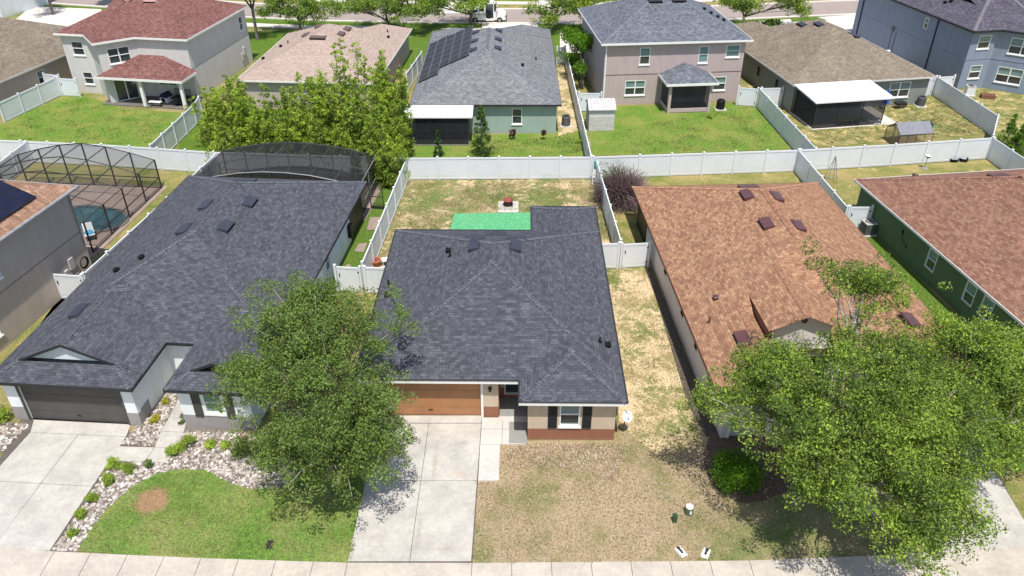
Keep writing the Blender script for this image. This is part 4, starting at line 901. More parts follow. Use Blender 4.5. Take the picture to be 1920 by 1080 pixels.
for i in (0, 1): f_, l_ = tofr(W12, i); b.fbox(f_, 0, l_, .002, .03, 2.9, 2.98)
b.build('expansion_joint', 'blue_stucco', h)
for u in (18.2, 5.2):
    b = MB(); b.fbox(fr, L - u, L - u + .1, .0, .1, 0, ZE - .15); b.build('downspout', 'navy_cloth', h)
b = MB(); b.fbox(fr, 7.2, 7.6, .01, .15, 2.6, 3.0); b.fbox(fr, 8.0, 8.06, .01, .05, .3, 2.6); b.fbox(fr, 7.3, 7.36, .01, .05, .3, 2.6); b.build('utility_box', 'ac_grey', h)
for x, y in ((1.9, 7.3), (2.3, 7.0), (3.2, 9.0), (3.4, 5.2), (3.9, 4.6)): rf.goose(ro, x, y)
h = thing('house', 'corner of a pale blue two storey house at the top left edge', 'house', (-64.6, 102.6), R(-16))
rf = Roof().rect(-10, 0, 0, 9, 5.7); finish(h, rf, 'tan_shingle'); eaves(h, [(-10, 0), (0, 0), (0, 9), (-10, 9)], 5.7, 'white_trim'); W13 = [(-9.6, .4), (-.4, .4), (-.4, 8.6), (-9.6, 8.6)]
house_walls(h, W13, 5.57, ['pale_blue_stucco'], {0: [(8.0, 8.9, 1.0, 2.2)]}); fr, L = tofr(W13, 0); window(h, fr, 8.0, 8.9, 1.0, 2.2)

# ------------------------------------------------------------------ fences
FH = 1.83
def fence(label, pts, gate=(), h=FH, group='white vinyl fences', step=2.44, pieces=None, name='fence'):
    """pts: world base points; one post every ~2.44 m, a panel between posts; gate: indexes of panels that are gates"""
    P = [(x, y) for x, y in pts]; x0, y0 = P[0]
    t = thing(name, label, 'gate' if name == 'gate' else 'fence', (x0, y0, 0), 0, group); k = 0; P = [(x - x0, y - y0) for x, y in P]; first = True
    for (xa, ya), (xb, yb) in zip(P, P[1:]):
        L = math.hypot(xb - xa, yb - ya); n = max(1, round(L / step)); a = math.atan2(yb - ya, xb - xa)
        for i in range(n + 1):
            if i == 0 and not first: continue
            x, y = xa + (xb - xa) * i / n, ya + (yb - ya) * i / n; b = MB()
            b.rbox(x, y, 0, h + .05, .13, .13, a); b.rbox(x, y, h + .05, h + .08, .165, .165, a); b.rbox(x, y, h + .08, h + .13, .13, .13, a, taper=.3); b.build('post', 'white_vinyl', t)
            if i:
                xp, yp = xa + (xb - xa) * (i - 1) / n, ya + (yb - ya) * (i - 1) / n; fr = (xp, yp, math.cos(a), math.sin(a)); l = L / n; b = MB()
                b.fbox(fr, .066, l - .066, -.035, .035, h - .14, h - .01); b.fbox(fr, .066, l - .066, -.035, .035, .05, .20)
                m = max(3, int((l - .14) / .28)); w = (l - .14) / m
                for q in range(m): b.fbox(fr, .07 + q * w, .07 + (q + 1) * w - .003, -.014, .014, .20, h - .14)
                b.build('panel', 'white_vinyl', t)
        first = False
    return t
def gate(label, p, q, h=1.75, latch=True):
    x0, y0 = p; L = math.hypot(q[0] - p[0], q[1] - p[1]); a = math.atan2(q[1] - y0, q[0] - x0)
    t = thing('gate', label, 'gate', (x0, y0, 0), a, 'white vinyl gates'); fr = (0, 0, 1, 0); b = MB()
    b.fbox(fr, .1, L - .1, -.03, .03, h - .13, h); b.fbox(fr, .1, L - .1, -.03, .03, .06, .20); b.fbox(fr, .1, .2, -.03, .03, .2, h - .13); b.fbox(fr, L - .2, L - .1, -.03, .03, .2, h - .13); b.fbox(fr, .2, L - .2, -.012, .012, .2, h - .13)
    b.build('panel', 'white_vinyl', t)
    for u in (0, L):
        b = MB(); b.rbox(u, 0, 0, h + .1, .13, .13); b.rbox(u, 0, h + .1, h + .15, .16, .16, taper=.6); b.build('post', 'white_vinyl', t)
    b = MB(); b.fbox(fr, .22, .27, .03, .07, 1.1, 1.3); b.build('latch', 'black_metal', t)
    b = MB()
    for z in (.4, 1.4): b.fbox(fr, L - .16, L - .05, .03, .05, z, z + .09)
    b.build('hinge', 'black_metal', t)
    return t
T = lambda *p: at(*p, FH)
fence('white fence across the back of the sandy yard behind the middle house', [T(762, 296), T(1109, 294)])
fence('white fence section behind the brown roof house', [(T(1109, 294)[0] + .14, T(1109, 294)[1]), T(1200, 291), T(1498, 281)])
fence('white fence between the tan house yard and the rose roof house', [(T(1498, 281)[0] + .14, T(1498, 281)[1] + .02), T(1680, 270.5), T(1862, 258)])
fence('long white fence behind the two pool cages', [T(-12, 262), T(190, 271), T(400, 285), (T(762, 296)[0] - .14, T(762, 296)[1])])
fence('white fence along the left side of the sandy back yard', [(T(762, 296)[0] + .0, T(762, 296)[1] - .14), T(679, 492)])
fence('white fence along the right side of the sandy back yard', [T(1120, 305), T(1164, 450)])
x0, y0 = T(1164, 456); fence('short white fence joining the middle house to the right fence', [T(1126, 457), (x0 - .08, y0)])
gate('white gate beside the cream wall of the brown roof house', (x0 + .08, y0), T(1219, 453))
gate('white gate beside the pale blue house left of the middle house', T(627, 497), T(674, 500)); fence('short white fence between the left gate and the middle house', [T(683, 500.5), T(722, 502)])
fence('white fence along the left of the upper left lawn', [T(-4, 193), T(103, 145)]); gate('white gate at the corner of the pale grey two storey house', T(107, 145), T(141, 147)); fence('short white fence under the tan roof at upper left', [T(80, 138), T(109, 141)])
fence('white fence at the right of the upper left lawn reaching the patio', [T(281, 272), T(361, 197), T(372, 182)])
fence('white fence left of the mint house', [T(762, 137), T(790, 98)])
fence('long white fence between the mint house and the mauve house', [(T(1109, 294)[0] + .0, T(1109, 294)[1] + .14), T(1060, 87)]); fence('short white fence at the back corner of the mint house', [T(1045, 88), T(1058, 88)])
gate('white gate behind the garden shed', T(1086, 173), T(1128, 173))
gate('white gate at the right corner of the mauve house', T(1386, 162), T(1422, 165)); fence('white fence between the mauve house lawn and the tan house yard', [T(1426, 167), T(1530, 278)])
gate('white gate against the side wall of the tan house', T(1429, 164), T(1469, 163))
fence('white fence between the tan house yard and the blue house', [T(1757, 143), T(1872, 217), T(1863, 254)]); gate('white gate at the right corner of the tan house', T(1738, 148), T(1754, 144)); gate('white gate against the blue wall', T(1762, 143), T(1791, 141))
fence('white fence between the brown roof and the rose roof houses', [(T(1498, 281)[0], T(1498, 281)[1] - .14), T(1589, 388)]); gate('white gate at the corner of the dark green house', T(1594, 386), T(1637, 386))
fence('white fence running behind the rose roof at the right edge', [(T(1862, 258)[0] + .05, T(1862, 258)[1] - .14), T(1935, 306)])
gate('white gate between the solar roof house and the left house', T(95, 511), T(152, 515)); fence('white fence hidden along the left eave of the left house', [T(156, 513), T(403, 290)])
fence('short white fence crossing to the corner by the left pool cage', [T(48, 266), T(-10, 310)])

# ------------------------------------------------------------------ pool cages
def cage(label, origin, rz, width, depth, prof, hwall, bays, ny, mesh='screen_mesh', front=True, left=True, fm='bronze_frame'):
    t = thing('pool_enclosure', label, 'pool cage', (*origin, 0), rz); n = len(prof) - 1; X = [-width * i / n for i in range(n + 1)]; r = .04
    for j in range(ny + 1):
        y = depth * j / ny; b = MB()
        for i in range(n): b.tube([(X[i], y, prof[i]), (X[i + 1], y, prof[i + 1])], r, 4)
        b.build('roof_beam', fm, t)
        for i in ([0, n] if 0 < j < ny else range(n + 1)):
            if j == 0 and 0 < i < n: continue
            if i == n and not left: continue
            b = MB(); b.box(X[i] - .04, X[i] + .04, y - .04, y + .04, 0, prof[i]); b.build('post', fm, t)
    for i in range(n + 1):
        b = MB(); b.tube([(X[i], 0, prof[i]), (X[i], depth, prof[i])], r, 4); b.build('purlin', fm, t)
    b = MB(); b.box(-.03, .03, 0, depth, .0, .1); b.box(-.03, .03, 0, depth, .85, .9); b.box(-width, 0, depth - .03, depth + .03, 0, .1); b.box(-width, 0, depth - .03, depth + .03, .85, .9); b.build('rail', fm, t)
    b = MB()
    for i in range(n): b.poly([(X[i], 0, prof[i] + .045), (X[i], depth, prof[i] + .045), (X[i + 1], depth, prof[i + 1] + .045), (X[i + 1], 0, prof[i + 1] + .045)])
    b.poly([(0, 0, .1), (0, depth, .1), (0, depth, prof[0]), (0, 0, prof[0])])
    b.poly([(0, depth, .1), (-width, depth, .1)] + [(X[i], depth, prof[i]) for i in range(n, -1, -1)])
    if left: b.poly([(-width, depth, .1), (-width, 0, .1), (-width, 0, prof[-1]), (-width, depth, prof[-1])])
    if front: b.poly([(-width, 0, prof[-1] - .3), (0, 0, prof[0] - .3)] + [(X[i], 0, prof[i]) for i in range(0, n + 1)])
    b.build('screen', mesh, t)
    b = MB(); b.box(-width - .1, .35, -.6, depth + .3, -.02, .05); b.build('deck', 'paver', t)
    return t
t = cage('large dark framed screen enclosure over the kidney pool at the left edge', (-27.15, 44.2), R(-5.2), 10.6, 9.6, [2.3, 2.8, 3.2, 3.4, 3.2, 2.8, 2.3], 2.3, 5, 4, front=False)
cage('black screen enclosure behind the left house under the bamboo', (-10.5, 49.2), R(-4.5), 11.7, 5.2, [2.35, 2.75, 3.05, 3.2, 3.2, 3.05, 2.75, 2.35], 2.3, 5, 2, 'screen_mesh_dense', fm='frame_grey')
t = thing('swimming_pool', 'kidney shaped swimming pool inside the left screen enclosure', 'pool', (-29.6, 48.9, 0), R(-25)); b = MB(); c = MB()
ring = []
for i in range(40):
    a = 2 * math.pi * i / 40; rr = 1.75 + .45 * math.cos(2 * a) + .28 * math.cos(a - .8) ; ring.append((rr * math.cos(a) * 1.15, rr * math.sin(a) * 1.05))
b.poly([(x, y, .075) for x, y in ring]); b.build('water', 'pool_water', t)
for i in range(40):
    (x0, y0), (x1, y1) = ring[i], ring[(i + 1) % 40]; c.hexa([(x0, y0, .05), (x0 * 1.13, y0 * 1.13, .05), (x1 * 1.13, y1 * 1.13, .05), (x1, y1, .05), (x0, y0, .12), (x0 * 1.13, y0 * 1.13, .12), (x1 * 1.13, y1 * 1.13, .12), (x1, y1, .12)])
c.build('coping', 'patio_dark', t)
t = thing('pool_chair', 'white folding chair with a blue towel beside the pool cage wall', 'chair', (*at(172, 450), .05), R(30)); b = MB(); b.box(-.3, .3, -.3, .3, .4, .45); b.build('seat', 'white_plastic', t); b = MB(); b.hexa([(-.3, .28, .45), (.3, .28, .45), (.3, .34, .45), (-.3, .34, .45), (-.3, .5, 1.0), (.3, .5, 1.0), (.3, .56, 1.0), (-.3, .56, 1.0)]); b.build('backrest', 'white_plastic', t)
b = MB(); b.rbox(0, .05, .45, .62, .55, .5, .3, taper=.7); b.build('towel', 'light_blue_plastic', t)
for sx, sy in ((-.28, -.28), (.25, -.28), (-.28, .25), (.25, .25)):
    b = MB(); b.box(sx, sx + .03, sy, sy + .03, 0, .4); b.build('leg', 'black_metal', t)
t = thing('screen_door', 'open black screen door standing between pool cage and white fence', 'door', (*at(708, 392), 0), R(-10)); b = MB(); fr = (-.5, 0, 1, 0)
b.fbox(fr, 0, 1, -.02, .02, 1.95, 2.0); b.fbox(fr, 0, 1, -.02, .02, 0, .25); b.fbox(fr, 0, .05, -.02, .02, .25, 1.95); b.fbox(fr, .95, 1, -.02, .02, .25, 1.95); b.fbox(fr, .05, .95, -.02, .02, .95, 1.0); b.build('frame', 'bronze_frame', t); b = MB(); b.poly([(-.45, 0, .25), (.45, 0, .25), (.45, 0, 1.95), (-.45, 0, 1.95)]); b.build('screen', 'screen_mesh', t)
b = MB(); b.box(.38, .42, -.06, -.02, 1, 1.12); b.build('handle', 'grey_metal', t)
sheet('paver_step', [(694, 408), (716, 408), (710, 432), (688, 432)], .02, 'paver'); sheet('paver_step', [(672, 458), (689, 456), (682, 474), (664, 472)], .02, 'paver'); sheet('side_path', [(650, 497), (658, 497), (652, 520), (643, 520)], .02, 'paver')

# ------------------------------------------------------------------ trees and plants
def leafmesh(name, C, parent, mats, leaf, seed, up=.55, aspect=.5, hang=0):
    """C: array of clumps (x,y,z,r,count,matweight)"""
    r = np.random.RandomState(seed); pos = []; mi = []; cen = []
    for (x, y, z, rad, cnt, mk) in C:
        d = r.normal(size=(cnt, 3)); d /= np.linalg.norm(d, axis=1)[:, None]; rr = rad * r.uniform(.25, 1, size=(cnt, 1)) ** .5
        pos.append(np.array([[x, y, z]]) + d * rr * [1, 1, .75]); cen.append(d)
        w = mats_w[mk]; mi.append(r.choice(len(w), size=cnt, p=w))
    P = np.concatenate(pos); D = np.concatenate(cen); mi = np.concatenate(mi); n = len(P)
    nrm = r.normal(size=(n, 3)) * .75 + D * .7 + [0, 0, up]; nrm /= np.linalg.norm(nrm, axis=1)[:, None]
    t = r.normal(size=(n, 3)); t -= nrm * (t * nrm).sum(1)[:, None]; t /= np.linalg.norm(t, axis=1)[:, None]
    if hang: t = t * .6 + np.array([0, 0, hang]); t /= np.linalg.norm(t, axis=1)[:, None]
    s = np.cross(nrm, t); L = leaf * r.uniform(.6, 1.35, size=(n, 1)); Wd = L * aspect
    V = np.empty((n, 4, 3)); V[:, 0] = P - t * L * .5; V[:, 1] = P + s * Wd * .5 + nrm * L * .08; V[:, 2] = P + t * L * .5; V[:, 3] = P - s * Wd * .5 + nrm * L * .08
    me = bpy.data.meshes.new(name); me.vertices.add(4 * n); me.vertices.foreach_set('co', V.reshape(-1)); me.loops.add(4 * n); me.loops.foreach_set('vertex_index', np.arange(4 * n, dtype=np.int32))
    me.polygons.add(n); me.polygons.foreach_set('loop_start', np.arange(0, 4 * n, 4, dtype=np.int32)); me.polygons.foreach_set('loop_total', np.full(n, 4, dtype=np.int32))
    for m in mats: me.materials.append(M[m])
    me.polygons.foreach_set('material_index', mi.astype(np.int32)); me.update(); me.validate()
    o = bpy.data.objects.new(name, me); COL.objects.link(o); o.parent = parent; return o
mats_w = [[.15, .6, .25], [.5, .42, .08], [.1, .4, .5], [.33, .34, .33]]
OAK = ['leaf_dark', 'leaf_mid', 'leaf_bright']; BAM = ['bamboo_dark', 'bamboo_mid', 'bamboo_bright']
def clumps(lobes, n, r0, r1, cnt, rs, shell=.45, zlo=.3, per=13, spread=.62):
    """leaf clumps gathered into boughs, boughs spread through the lobes"""
    vol = np.array([a[3] * a[4] * a[5] for a in lobes]) ** .72; vol /= vol.sum(); C = []
    for k in range(max(3, n // per)):
        l = lobes[rs.choice(len(lobes), p=vol)]; d = rs.normal(size=3); d /= np.linalg.norm(d)
        if d[2] < -.35: d[2] *= -.6
        q = rs.uniform(shell, 1.02) ** .6 * rs.uniform(.88, 1.08); c = np.array([l[0] + d[0] * l[3] * q, l[1] + d[1] * l[4] * q, l[2] + d[2] * l[5] * q]); w = rs.choice(3, p=[.4, .3, .3]); bs = spread * rs.uniform(.6, 1.3) * min(1, l[3] / 1.8)
        for j in range(per):
            o = rs.normal(size=3) * [bs, bs, bs * .5] + d * rs.uniform(-.2, .35); rad = rs.uniform(r0, r1)
            C.append((c[0] + o[0], c[1] + o[1], max(zlo, c[2] + o[2]), rad, int(cnt * (rad / r1) ** 2), w if rs.rand() < .75 else rs.choice(3)))
    return C
def tree(name, label, cat, base, lobes, n, r0, r1, cnt, leaf, seed, mats=OAK, trunk=.18, fork=1.6, group=None, bark='bark', twigs=60, aspect=.5, up=.55, shell=.45):
    rs = np.random.RandomState(seed); t = thing(name, label, cat, (base[0], base[1], 0), 0, group)
    lobes = [(a - base[0], b_ - base[1], c, d, e, f) for a, b_, c, d, e, f in lobes]
    C = clumps(lobes, n, r0, r1, cnt, rs, shell); leafmesh('crown', C, t, mats, leaf, seed, up, aspect)
    b = MB(); top = Vector((rs.uniform(-.15, .15), rs.uniform(-.15, .15), fork)); b.tube([(0, 0, -.05), (0, 0, .15), top * .5, top], [trunk * 1.5, trunk * 1.1, trunk, trunk * .9], 9)
    for l in lobes:
        c = Vector(l[:3]); mid = top.lerp(c, .5) + Vector((rs.uniform(-.3, .3), rs.uniform(-.3, .3), rs.uniform(-.2, .3)))
        b.tube([top - Vector((0, 0, .1)), mid, c], [trunk * .75, trunk * .5, trunk * .28], 7)
    for k in range(twigs):
        c = C[rs.randint(len(C))]; e = Vector(c[:3]); l = min(lobes, key=lambda q: (Vector(q[:3]) - e).length); s = top.lerp(Vector(l[:3]), rs.uniform(.3, 1)); m = s.lerp(e, .5) + Vector((rs.uniform(-.25, .25), rs.uniform(-.25, .25), rs.uniform(0, .3)))
        b.tube([s, m, e], [trunk * .25, trunk * .16, .012], 5, cap=False)
    b.build('trunk', bark, t, smooth=True); return t
tree('oak_tree', 'round green street tree between the left lawn and the orange garage door driveway', 'tree', (-7.8, 24.2), [(-8.1, 24.7, 4.8, 3.4, 3.2, 2.5), (-8.9, 27.2, 6.1, 2.2, 1.9, 1.9), (-7.0, 27.0, 5.6, 1.9, 1.8, 1.6), (-9.5, 28.3, 6.9, 1.3, 1.0, 1.2), (-5.9, 24.2, 4.0, 1.4, 1.7, 1.3), (-10.6, 25.8, 4.6, 1.5, 1.7, 1.3), (-7.2, 22.7, 3.2, 2.4, 1.4, 1.3), (-5.7, 22.7, 3.5, 1.3, 1.5, 1.0), (-7.6, 22.9, 2.4, 2.0, 1.1, .8)], 1180, .22, .52, 150, .115, 3, trunk=.14, twigs=240, bark='bark_pale', mats=['leaf_dark', 'leaf_mid', 'leaf_grey'], shell=.25)
tree('oak_tree', 'largest bright green tree over the bottom right lawn in front of the brown roof house', 'tree', (13.4, 23.6), [(13.3, 23.0, 5.6, 3.9, 3.3, 2.6), (10.2, 23.6, 5.0, 2.2, 1.9, 1.6), (12.9, 19.6, 4.6, 2.2, 1.9, 1.7), (13.9, 26.2, 8.0, 1.7, 1.5, 1.9), (10.5, 25.0, 5.5, 1.5, 1.3, 1.3), (16.2, 22.6, 5.2, 1.9, 1.9, 1.7), (14.6, 19.0, 4.3, 1.6, 1.7, 1.3), (13.2, 17.9, 4.2, 1.7, 1.2, 1.1), (11.0, 21.2, 4.4, 1.5, 1.5, 1.1), (9.0, 22.9, 4.7, 1.7, 1.4, 1.1), (14.6, 24.8, 6.8, 1.5, 1.2, 1.3), (15.9, 20.4, 4.5, 1.3, 1.3, 1.0)], 1600, .22, .55, 165, .115, 11, shell=.3, trunk=.2, twigs=260, bark='bark_pale')
tree('oak_tree', 'green tree at the right edge beside the right driveway', 'tree', (19.6, 25.2), [(19.3, 25.4, 5.4, 2.5, 2.2, 2.1), (21.9, 24.6, 5.0, 2.4, 2.3, 1.9), (18.4, 23.4, 4.8, 1.6, 1.6, 1.3), (19.2, 26.8, 5.9, 1.2, 1.1, 1.2), (19.6, 23.0, 4.8, 1.5, 1.2, 1.1)], 760, .22, .55, 165, .115, 12, shell=.3, trunk=.16, twigs=150, bark='bark_pale')
# street trees by the far road
for i, (px, py, cx, w, sd_, lab, bark_, dens) in enumerate([
    (100, 28, 75, 3.2, 21, 'bare limbed street tree behind the tan roof at upper left', 'bark', .35), (215, 12, 215, 2.6, 22, 'street tree rising behind the dark red roof', 'bark', .4),
    (483, 75, 478, 2.4, 23, 'tall street tree with bare trunk beside the dark red roof house', 'bark', .5), (563, 56, 568, 3.4, 24, 'street tree above the left part of the pink roof', 'bark', 1),
    (730, 58, 725, 5.0, 25, 'widest street tree above the pink roof house', 'bark', 1.4), (883, 46, 850, 4.0, 26, 'street tree in front of the white mail van', 'bark', 1), (1042, 56, 1040, 3.6, 27, 'street tree right of the mail van', 'bark', 1), (1393, 50, 1420, 4.6, 28, 'street tree between the mauve roof and the tan roof', 'bark', 1)]):
    x, y = at(px, py); cxx = x + (cx - px) / 14.5
    hz = 7.4 if i in (0, 1, 2) else 3.1
    tree('street_tree', lab, 'tree', (x, y), [(cxx, y - .6, hz, w, w * .8, 2.0), (cxx - w * .6, y - .6, hz - .6, w * .6, w * .6, 1.5), (cxx + w * .6, y - .6, hz - .5, w * .6, w * .6, 1.5)], int(230 * dens), .4, .8, 75, .25, sd_, trunk=.17, fork=3.6 if i < 3 else 1.3, group='street trees along the far road', bark=bark_, twigs=60)
# trees beyond the road
for i, (x, y, z, r_) in enumerate([(-17, 113.5, 2.6, 2.6), (3, 114, 2.3, 2.2), (8, 113, 2.6, 2.6), (12.5, 113.5, 3, 2.4)]):
    tree('street_tree', ['leafy tree across the road above the pink roof', 'dark tree across the road right of the mail van', 'bushy tree across the road behind the round street tree', 'light green tree across the road left of the mauve roof'][i], 'tree', (x, y), [(x, y, z, r_, r_, 1.7)], 90, .5, .9, 60, .28, 40 + i, trunk=.14, fork=1.2, group='trees across the road', twigs=10)
# hedge beside the mauve house
x, y = at(1092, 165); tree('evergreen_tree', 'tall narrow evergreen against the left wall of the mauve house', 'tree', (x, y), [(x, y + 1, 2.6, 1.0, 1.3, 2.4), (x - .2, y + 3.5, 2.4, 1.1, 1.8, 2.2), (x - .3, y + 6.5, 2.3, 1.2, 1.6, 2.0)], 230, .3, .6, 70, .2, 51, mats=['hedge_dark', 'hedge_green', 'hedge_green'], fork=.8, twigs=5)
x, y = at(1110, 60); tree('evergreen_tree', 'light green leafy tree behind the left corner of the mauve roof', 'tree', (x, y), [(x, y, 3.6, 2.0, 1.6, 2.0)], 100, .4, .7, 60, .26, 52, mats=BAM, fork=1, twigs=10)
# bamboo clumps: many upright plumes
def bamboo(label, plumes, seed):
    rs = np.random.RandomState(seed); bx, by = plumes[0][:2]; t = thing('bamboo', label, 'bamboo', (bx, by, 0), 0, 'bamboo clumps behind the black screen enclosure'); C = []; b = MB()
    for (x, y, h_, r_) in plumes:
        x -= bx; y -= by
        for p_ in range(5):
            a0 = rs.uniform(0, 6.28); d0 = r_ * rs.uniform(.1, .75); hx = h_ * rs.uniform(.78, 1.0); hx *= 1.08; rp = rs.uniform(.5, .95); fx, fy = x + d0 * math.cos(a0), y + d0 * math.sin(a0); lx, ly = .5 * math.cos(a0) * rs.uniform(.3, 1.4), .5 * math.sin(a0) * rs.uniform(.3, 1.4)
            K = int(hx * 6.5); w_ = rs.choice([0, 1, 2, 2])
            for k in range(K):
                f = (k + rs.uniform(0, 1)) / K; rr = rp * (1.03 - f) ** .38 * 1.15; a = rs.uniform(0, 6.28); d = rr * rs.uniform(.2, 1)
                C.append((fx + lx * f + d * math.cos(a), fy + ly * f + d * math.sin(a), .3 + hx * f, rs.uniform(.2, .42) * (1.15 - .6 * f), int(46 * (1.15 - .6 * f)), w_ if rs.rand() < .7 else 0))
            b.tube([(fx, fy, 0), (fx + lx * .5, fy + ly * .5, hx * .6), (fx + lx, fy + ly, hx + .25)], [.045, .03, .008], 4)
    leafmesh('crown', C, t, BAM, .20, seed, .35, .34); b.build('trunk', 'bark', t)
rs = np.random.RandomState(77)
def plume_row(pts): return [(x + rs.uniform(-.4, .4), y + rs.uniform(-.4, .4), h_, r_) for x, y, h_, r_ in pts]
bamboo('lower yellow green bamboo clump at the left of the black screen enclosure', plume_row([(-23.4, 61.2, 4.8, 1.5), (-25.2, 62.2, 4.2, 1.3), (-21.9, 60.2, 4.9, 1.6), (-22.6, 62.4, 5.2, 1.4), (-20.6, 61.0, 5.0, 1.4), (-19.2, 60.0, 4.4, 1.3), (-20.0, 58.8, 3.2, 1.5), (-21.8, 58.5, 3.0, 1.5), (-24.0, 59.6, 3.0, 1.3), (-18.2, 58.8, 3.2, 1.3), (-22.8, 57.6, 2.2, 1.1)]), 61)
bamboo('tall bamboo clump in the middle behind the black screen enclosure', plume_row([(-16.4, 60.2, 5.8, 1.1), (-16.9, 59.2, 5.6, 1.0), (-15.0, 60.0, 6.2, 1.3), (-14.2, 59.0, 5.8, 1.4), (-15.8, 58.3, 4.2, 1.5), (-17.0, 58.0, 3.2, 1.4), (-13.2, 58.4, 6.4, 1.4), (-14.2, 57.2, 3.8, 1.5)]), 62)
bamboo('tallest bright green bamboo clump beside the mint house patio', plume_row([(-12.2, 60.2, 8.4, 1.2), (-10.9, 59.6, 7.8, 1.3), (-11.6, 58.4, 7.2, 1.7), (-9.8, 58.6, 6.6, 1.3), (-9.2, 57.2, 5.2, 1.2), (-12.6, 57.2, 5.6, 1.7), (-10.8, 56.6, 5.0, 1.6), (-9.4, 55.9, 4.0, 1.2), (-9.3, 54.4, 2.9, 1.0), (-10.3, 55.0, 3.8, 1.2), (-8.8, 59.8, 6.9, .9), (-11.8, 55.9, 3.0, 1.3), (-9.0, 58.4, 5.8, 1.0)]), 63)
# conifers
def cone(name, label, cat, base, h_, r_, seed, mats, leaf=.16, n=90, group=None):
    rs = np.random.RandomState(seed); t = thing(name, label, cat, (*base, 0), 0, group); C = []
    for k in range(n):
        f = rs.uniform(0, 1) ** 1.3; a = rs.uniform(0, 6.28); d = r_ * (1 - f) ** .8 * rs.uniform(.4, 1.05); C.append((d * math.cos(a), d * math.sin(a), .25 + h_ * f, rs.uniform(.14, .3) * (1.2 - .6 * f) * r_, int(42), rs.choice(3)))
    leafmesh('crown', C, t, mats, leaf, seed, .5, .3); b = MB(); b.tube([(0, 0, 0), (0, 0, h_)], [.07, .015], 6); b.build('trunk', 'bark', t); return t
cone('conifer', 'tall conifer behind the back fence at the corner of the mint house', 'conifer', at(903, 292), 4.0, 1.0, 71, ['pine_dark', 'pine_green', 'leaf_mid'], n=130)
cone('conifer', 'small young conifer in front of the mint house screened patio', 'conifer', at(823, 293), 2.0, .45, 72, ['pine_dark', 'pine_green', 'leaf_mid'], n=45)
for i, (px, py, hh, rr) in enumerate([(1878, 290, 3.2, .9), (1900, 296, 2.6, 1.0), (1925, 290, 3.6, 1.2)]): cone('conifer', ['slender dark conifer at the fence corner left of two others', 'short bushy conifer between the two taller ones', 'wide conifer cut by the right edge behind the fence'][i], 'conifer', at(px, py), hh, rr, 73 + i, ['hedge_dark', 'leaf_mid', 'hedge_green'], n=110)
def bush(label, px, py, r_, h_, seed, mats, leaf=.09, n=16, cnt=60, name='shrub', cat='shrub', group=None, z0=0, world=None):
    rs = np.random.RandomState(seed); t = thing(name, label, cat, (*(world or at(px, py)), z0), 0, group)
    C = [(r_ * .65 * rs.uniform(-1, 1), r_ * .65 * rs.uniform(-1, 1), h_ * rs.uniform(.3, .85), r_ * .42, cnt, rs.choice(3)) for k in range(n)]
    leafmesh('foliage', C, t, mats, leaf, seed, .6, .5); b = MB(); b.tube([(0, 0, 0), (0, 0, h_ * .6)], [.03, .01], 5); b.build('stem', 'bark', t); return t
YG = ['leaf_mid', 'bamboo_mid', 'bamboo_bright']; plain('chip_pale', (.50, .43, .34), .9, .2, 5); plain('chip_brown', (.36, .22, .14), .9, .2, 5); G2 = 'shrubs in the rock bed of the left house'
L_ = ['nearest the pavement beside the left driveway', 'second from the pavement beside the left driveway', 'third from the pavement beside the left driveway', 'fourth from the pavement beside the left driveway', 'at the corner of the left walk', 'just right of the one at the walk corner', 'low spreading one touching the left walk', 'at the left of the group under the shuttered window', 'at the centre of the group under the shuttered window', 'at the right of the group under the shuttered window']
for i, (px, py, r_) in enumerate([(138, 1005, .27), (155, 970, .30), (175, 940, .33), (205, 907, .36), (0, 0, 0), (243, 885, .36), (215, 878, .38), (325, 852, .36), (342, 843, .34), (357, 836, .38)]):
    if r_: bush('small round green shrub ' + L_[i], px, py, r_ * .9, r_ * 1.5, 100 + i, YG, n=24, cnt=80, leaf=.055, group=G2)
bush('spiky dark green shrub alone on the rocks right of the left walk', 283, 878, .22, .5, 111, ['leaf_dark', 'leaf_mid', 'leaf_mid'], n=10, cnt=35, group=G2)
bush('small yellow green shrub right of the shutter group', 395, 838, .28, .35, 112, YG, n=14, group=G2); bush('low golden shrub near the red flowers', 425, 838, .28, .3, 113, YG, n=12, group=G2)
bush('bright yellow croton nearest the garage corner', 294, 792, .28, .35, 114, ['croton_yellow', 'croton_yellow', 'bamboo_mid'], n=10, cnt=35, group=G2); bush('bright yellow croton farther back along the walk', 311, 757, .26, .35, 115, ['croton_yellow', 'croton_yellow', 'bamboo_mid'], n=10, cnt=35, group=G2)
bush('large leafy shrub with red flowers under the left tree', 462, 850, .75, .8, 116, ['leaf_mid', 'leaf_dark', 'bamboo_mid'], n=26, leaf=.09); bush('shrub with bright red blossom beside the left house window', 463, 832, .3, .7, 117, ['leaf_mid', 'flower_red', 'leaf_mid'], n=7, cnt=22, leaf=.08)
bush('big leafy shrub under the left tree beside the rocks', 500, 868, .8, .8, 118, ['leaf_mid', 'leaf_dark', 'bamboo_mid'], n=26, leaf=.12)
bush('green shrub at the left edge beside the dark garage door', 6, 790, .5, .8, 119, YG, n=20)
bush('dark little shrub at the left corner of the shuttered wall', 343, 795, .2, .35, 120, ['leaf_dark', 'leaf_mid', 'leaf_mid'], n=6, cnt=30)
bush('large round bright green hedge shrub under the right tree', 1378, 905, 1.15, 1.3, 121, ['hedge_dark', 'hedge_green', 'hedge_green'], leaf=.09, n=95, cnt=150)
for i, (px, py) in enumerate([(961, 262), (1019, 262)]): bush(['left', 'right'][i] + ' of two dark red ti plants against the mint wall', px, py, .3, 1.0, 130 + i, ['ti_plant_red', 'ti_plant_red', 'leaf_dark'], n=12, cnt=26, leaf=.16, name='ti_plant', cat='plant', group='red plants against the mint wall')
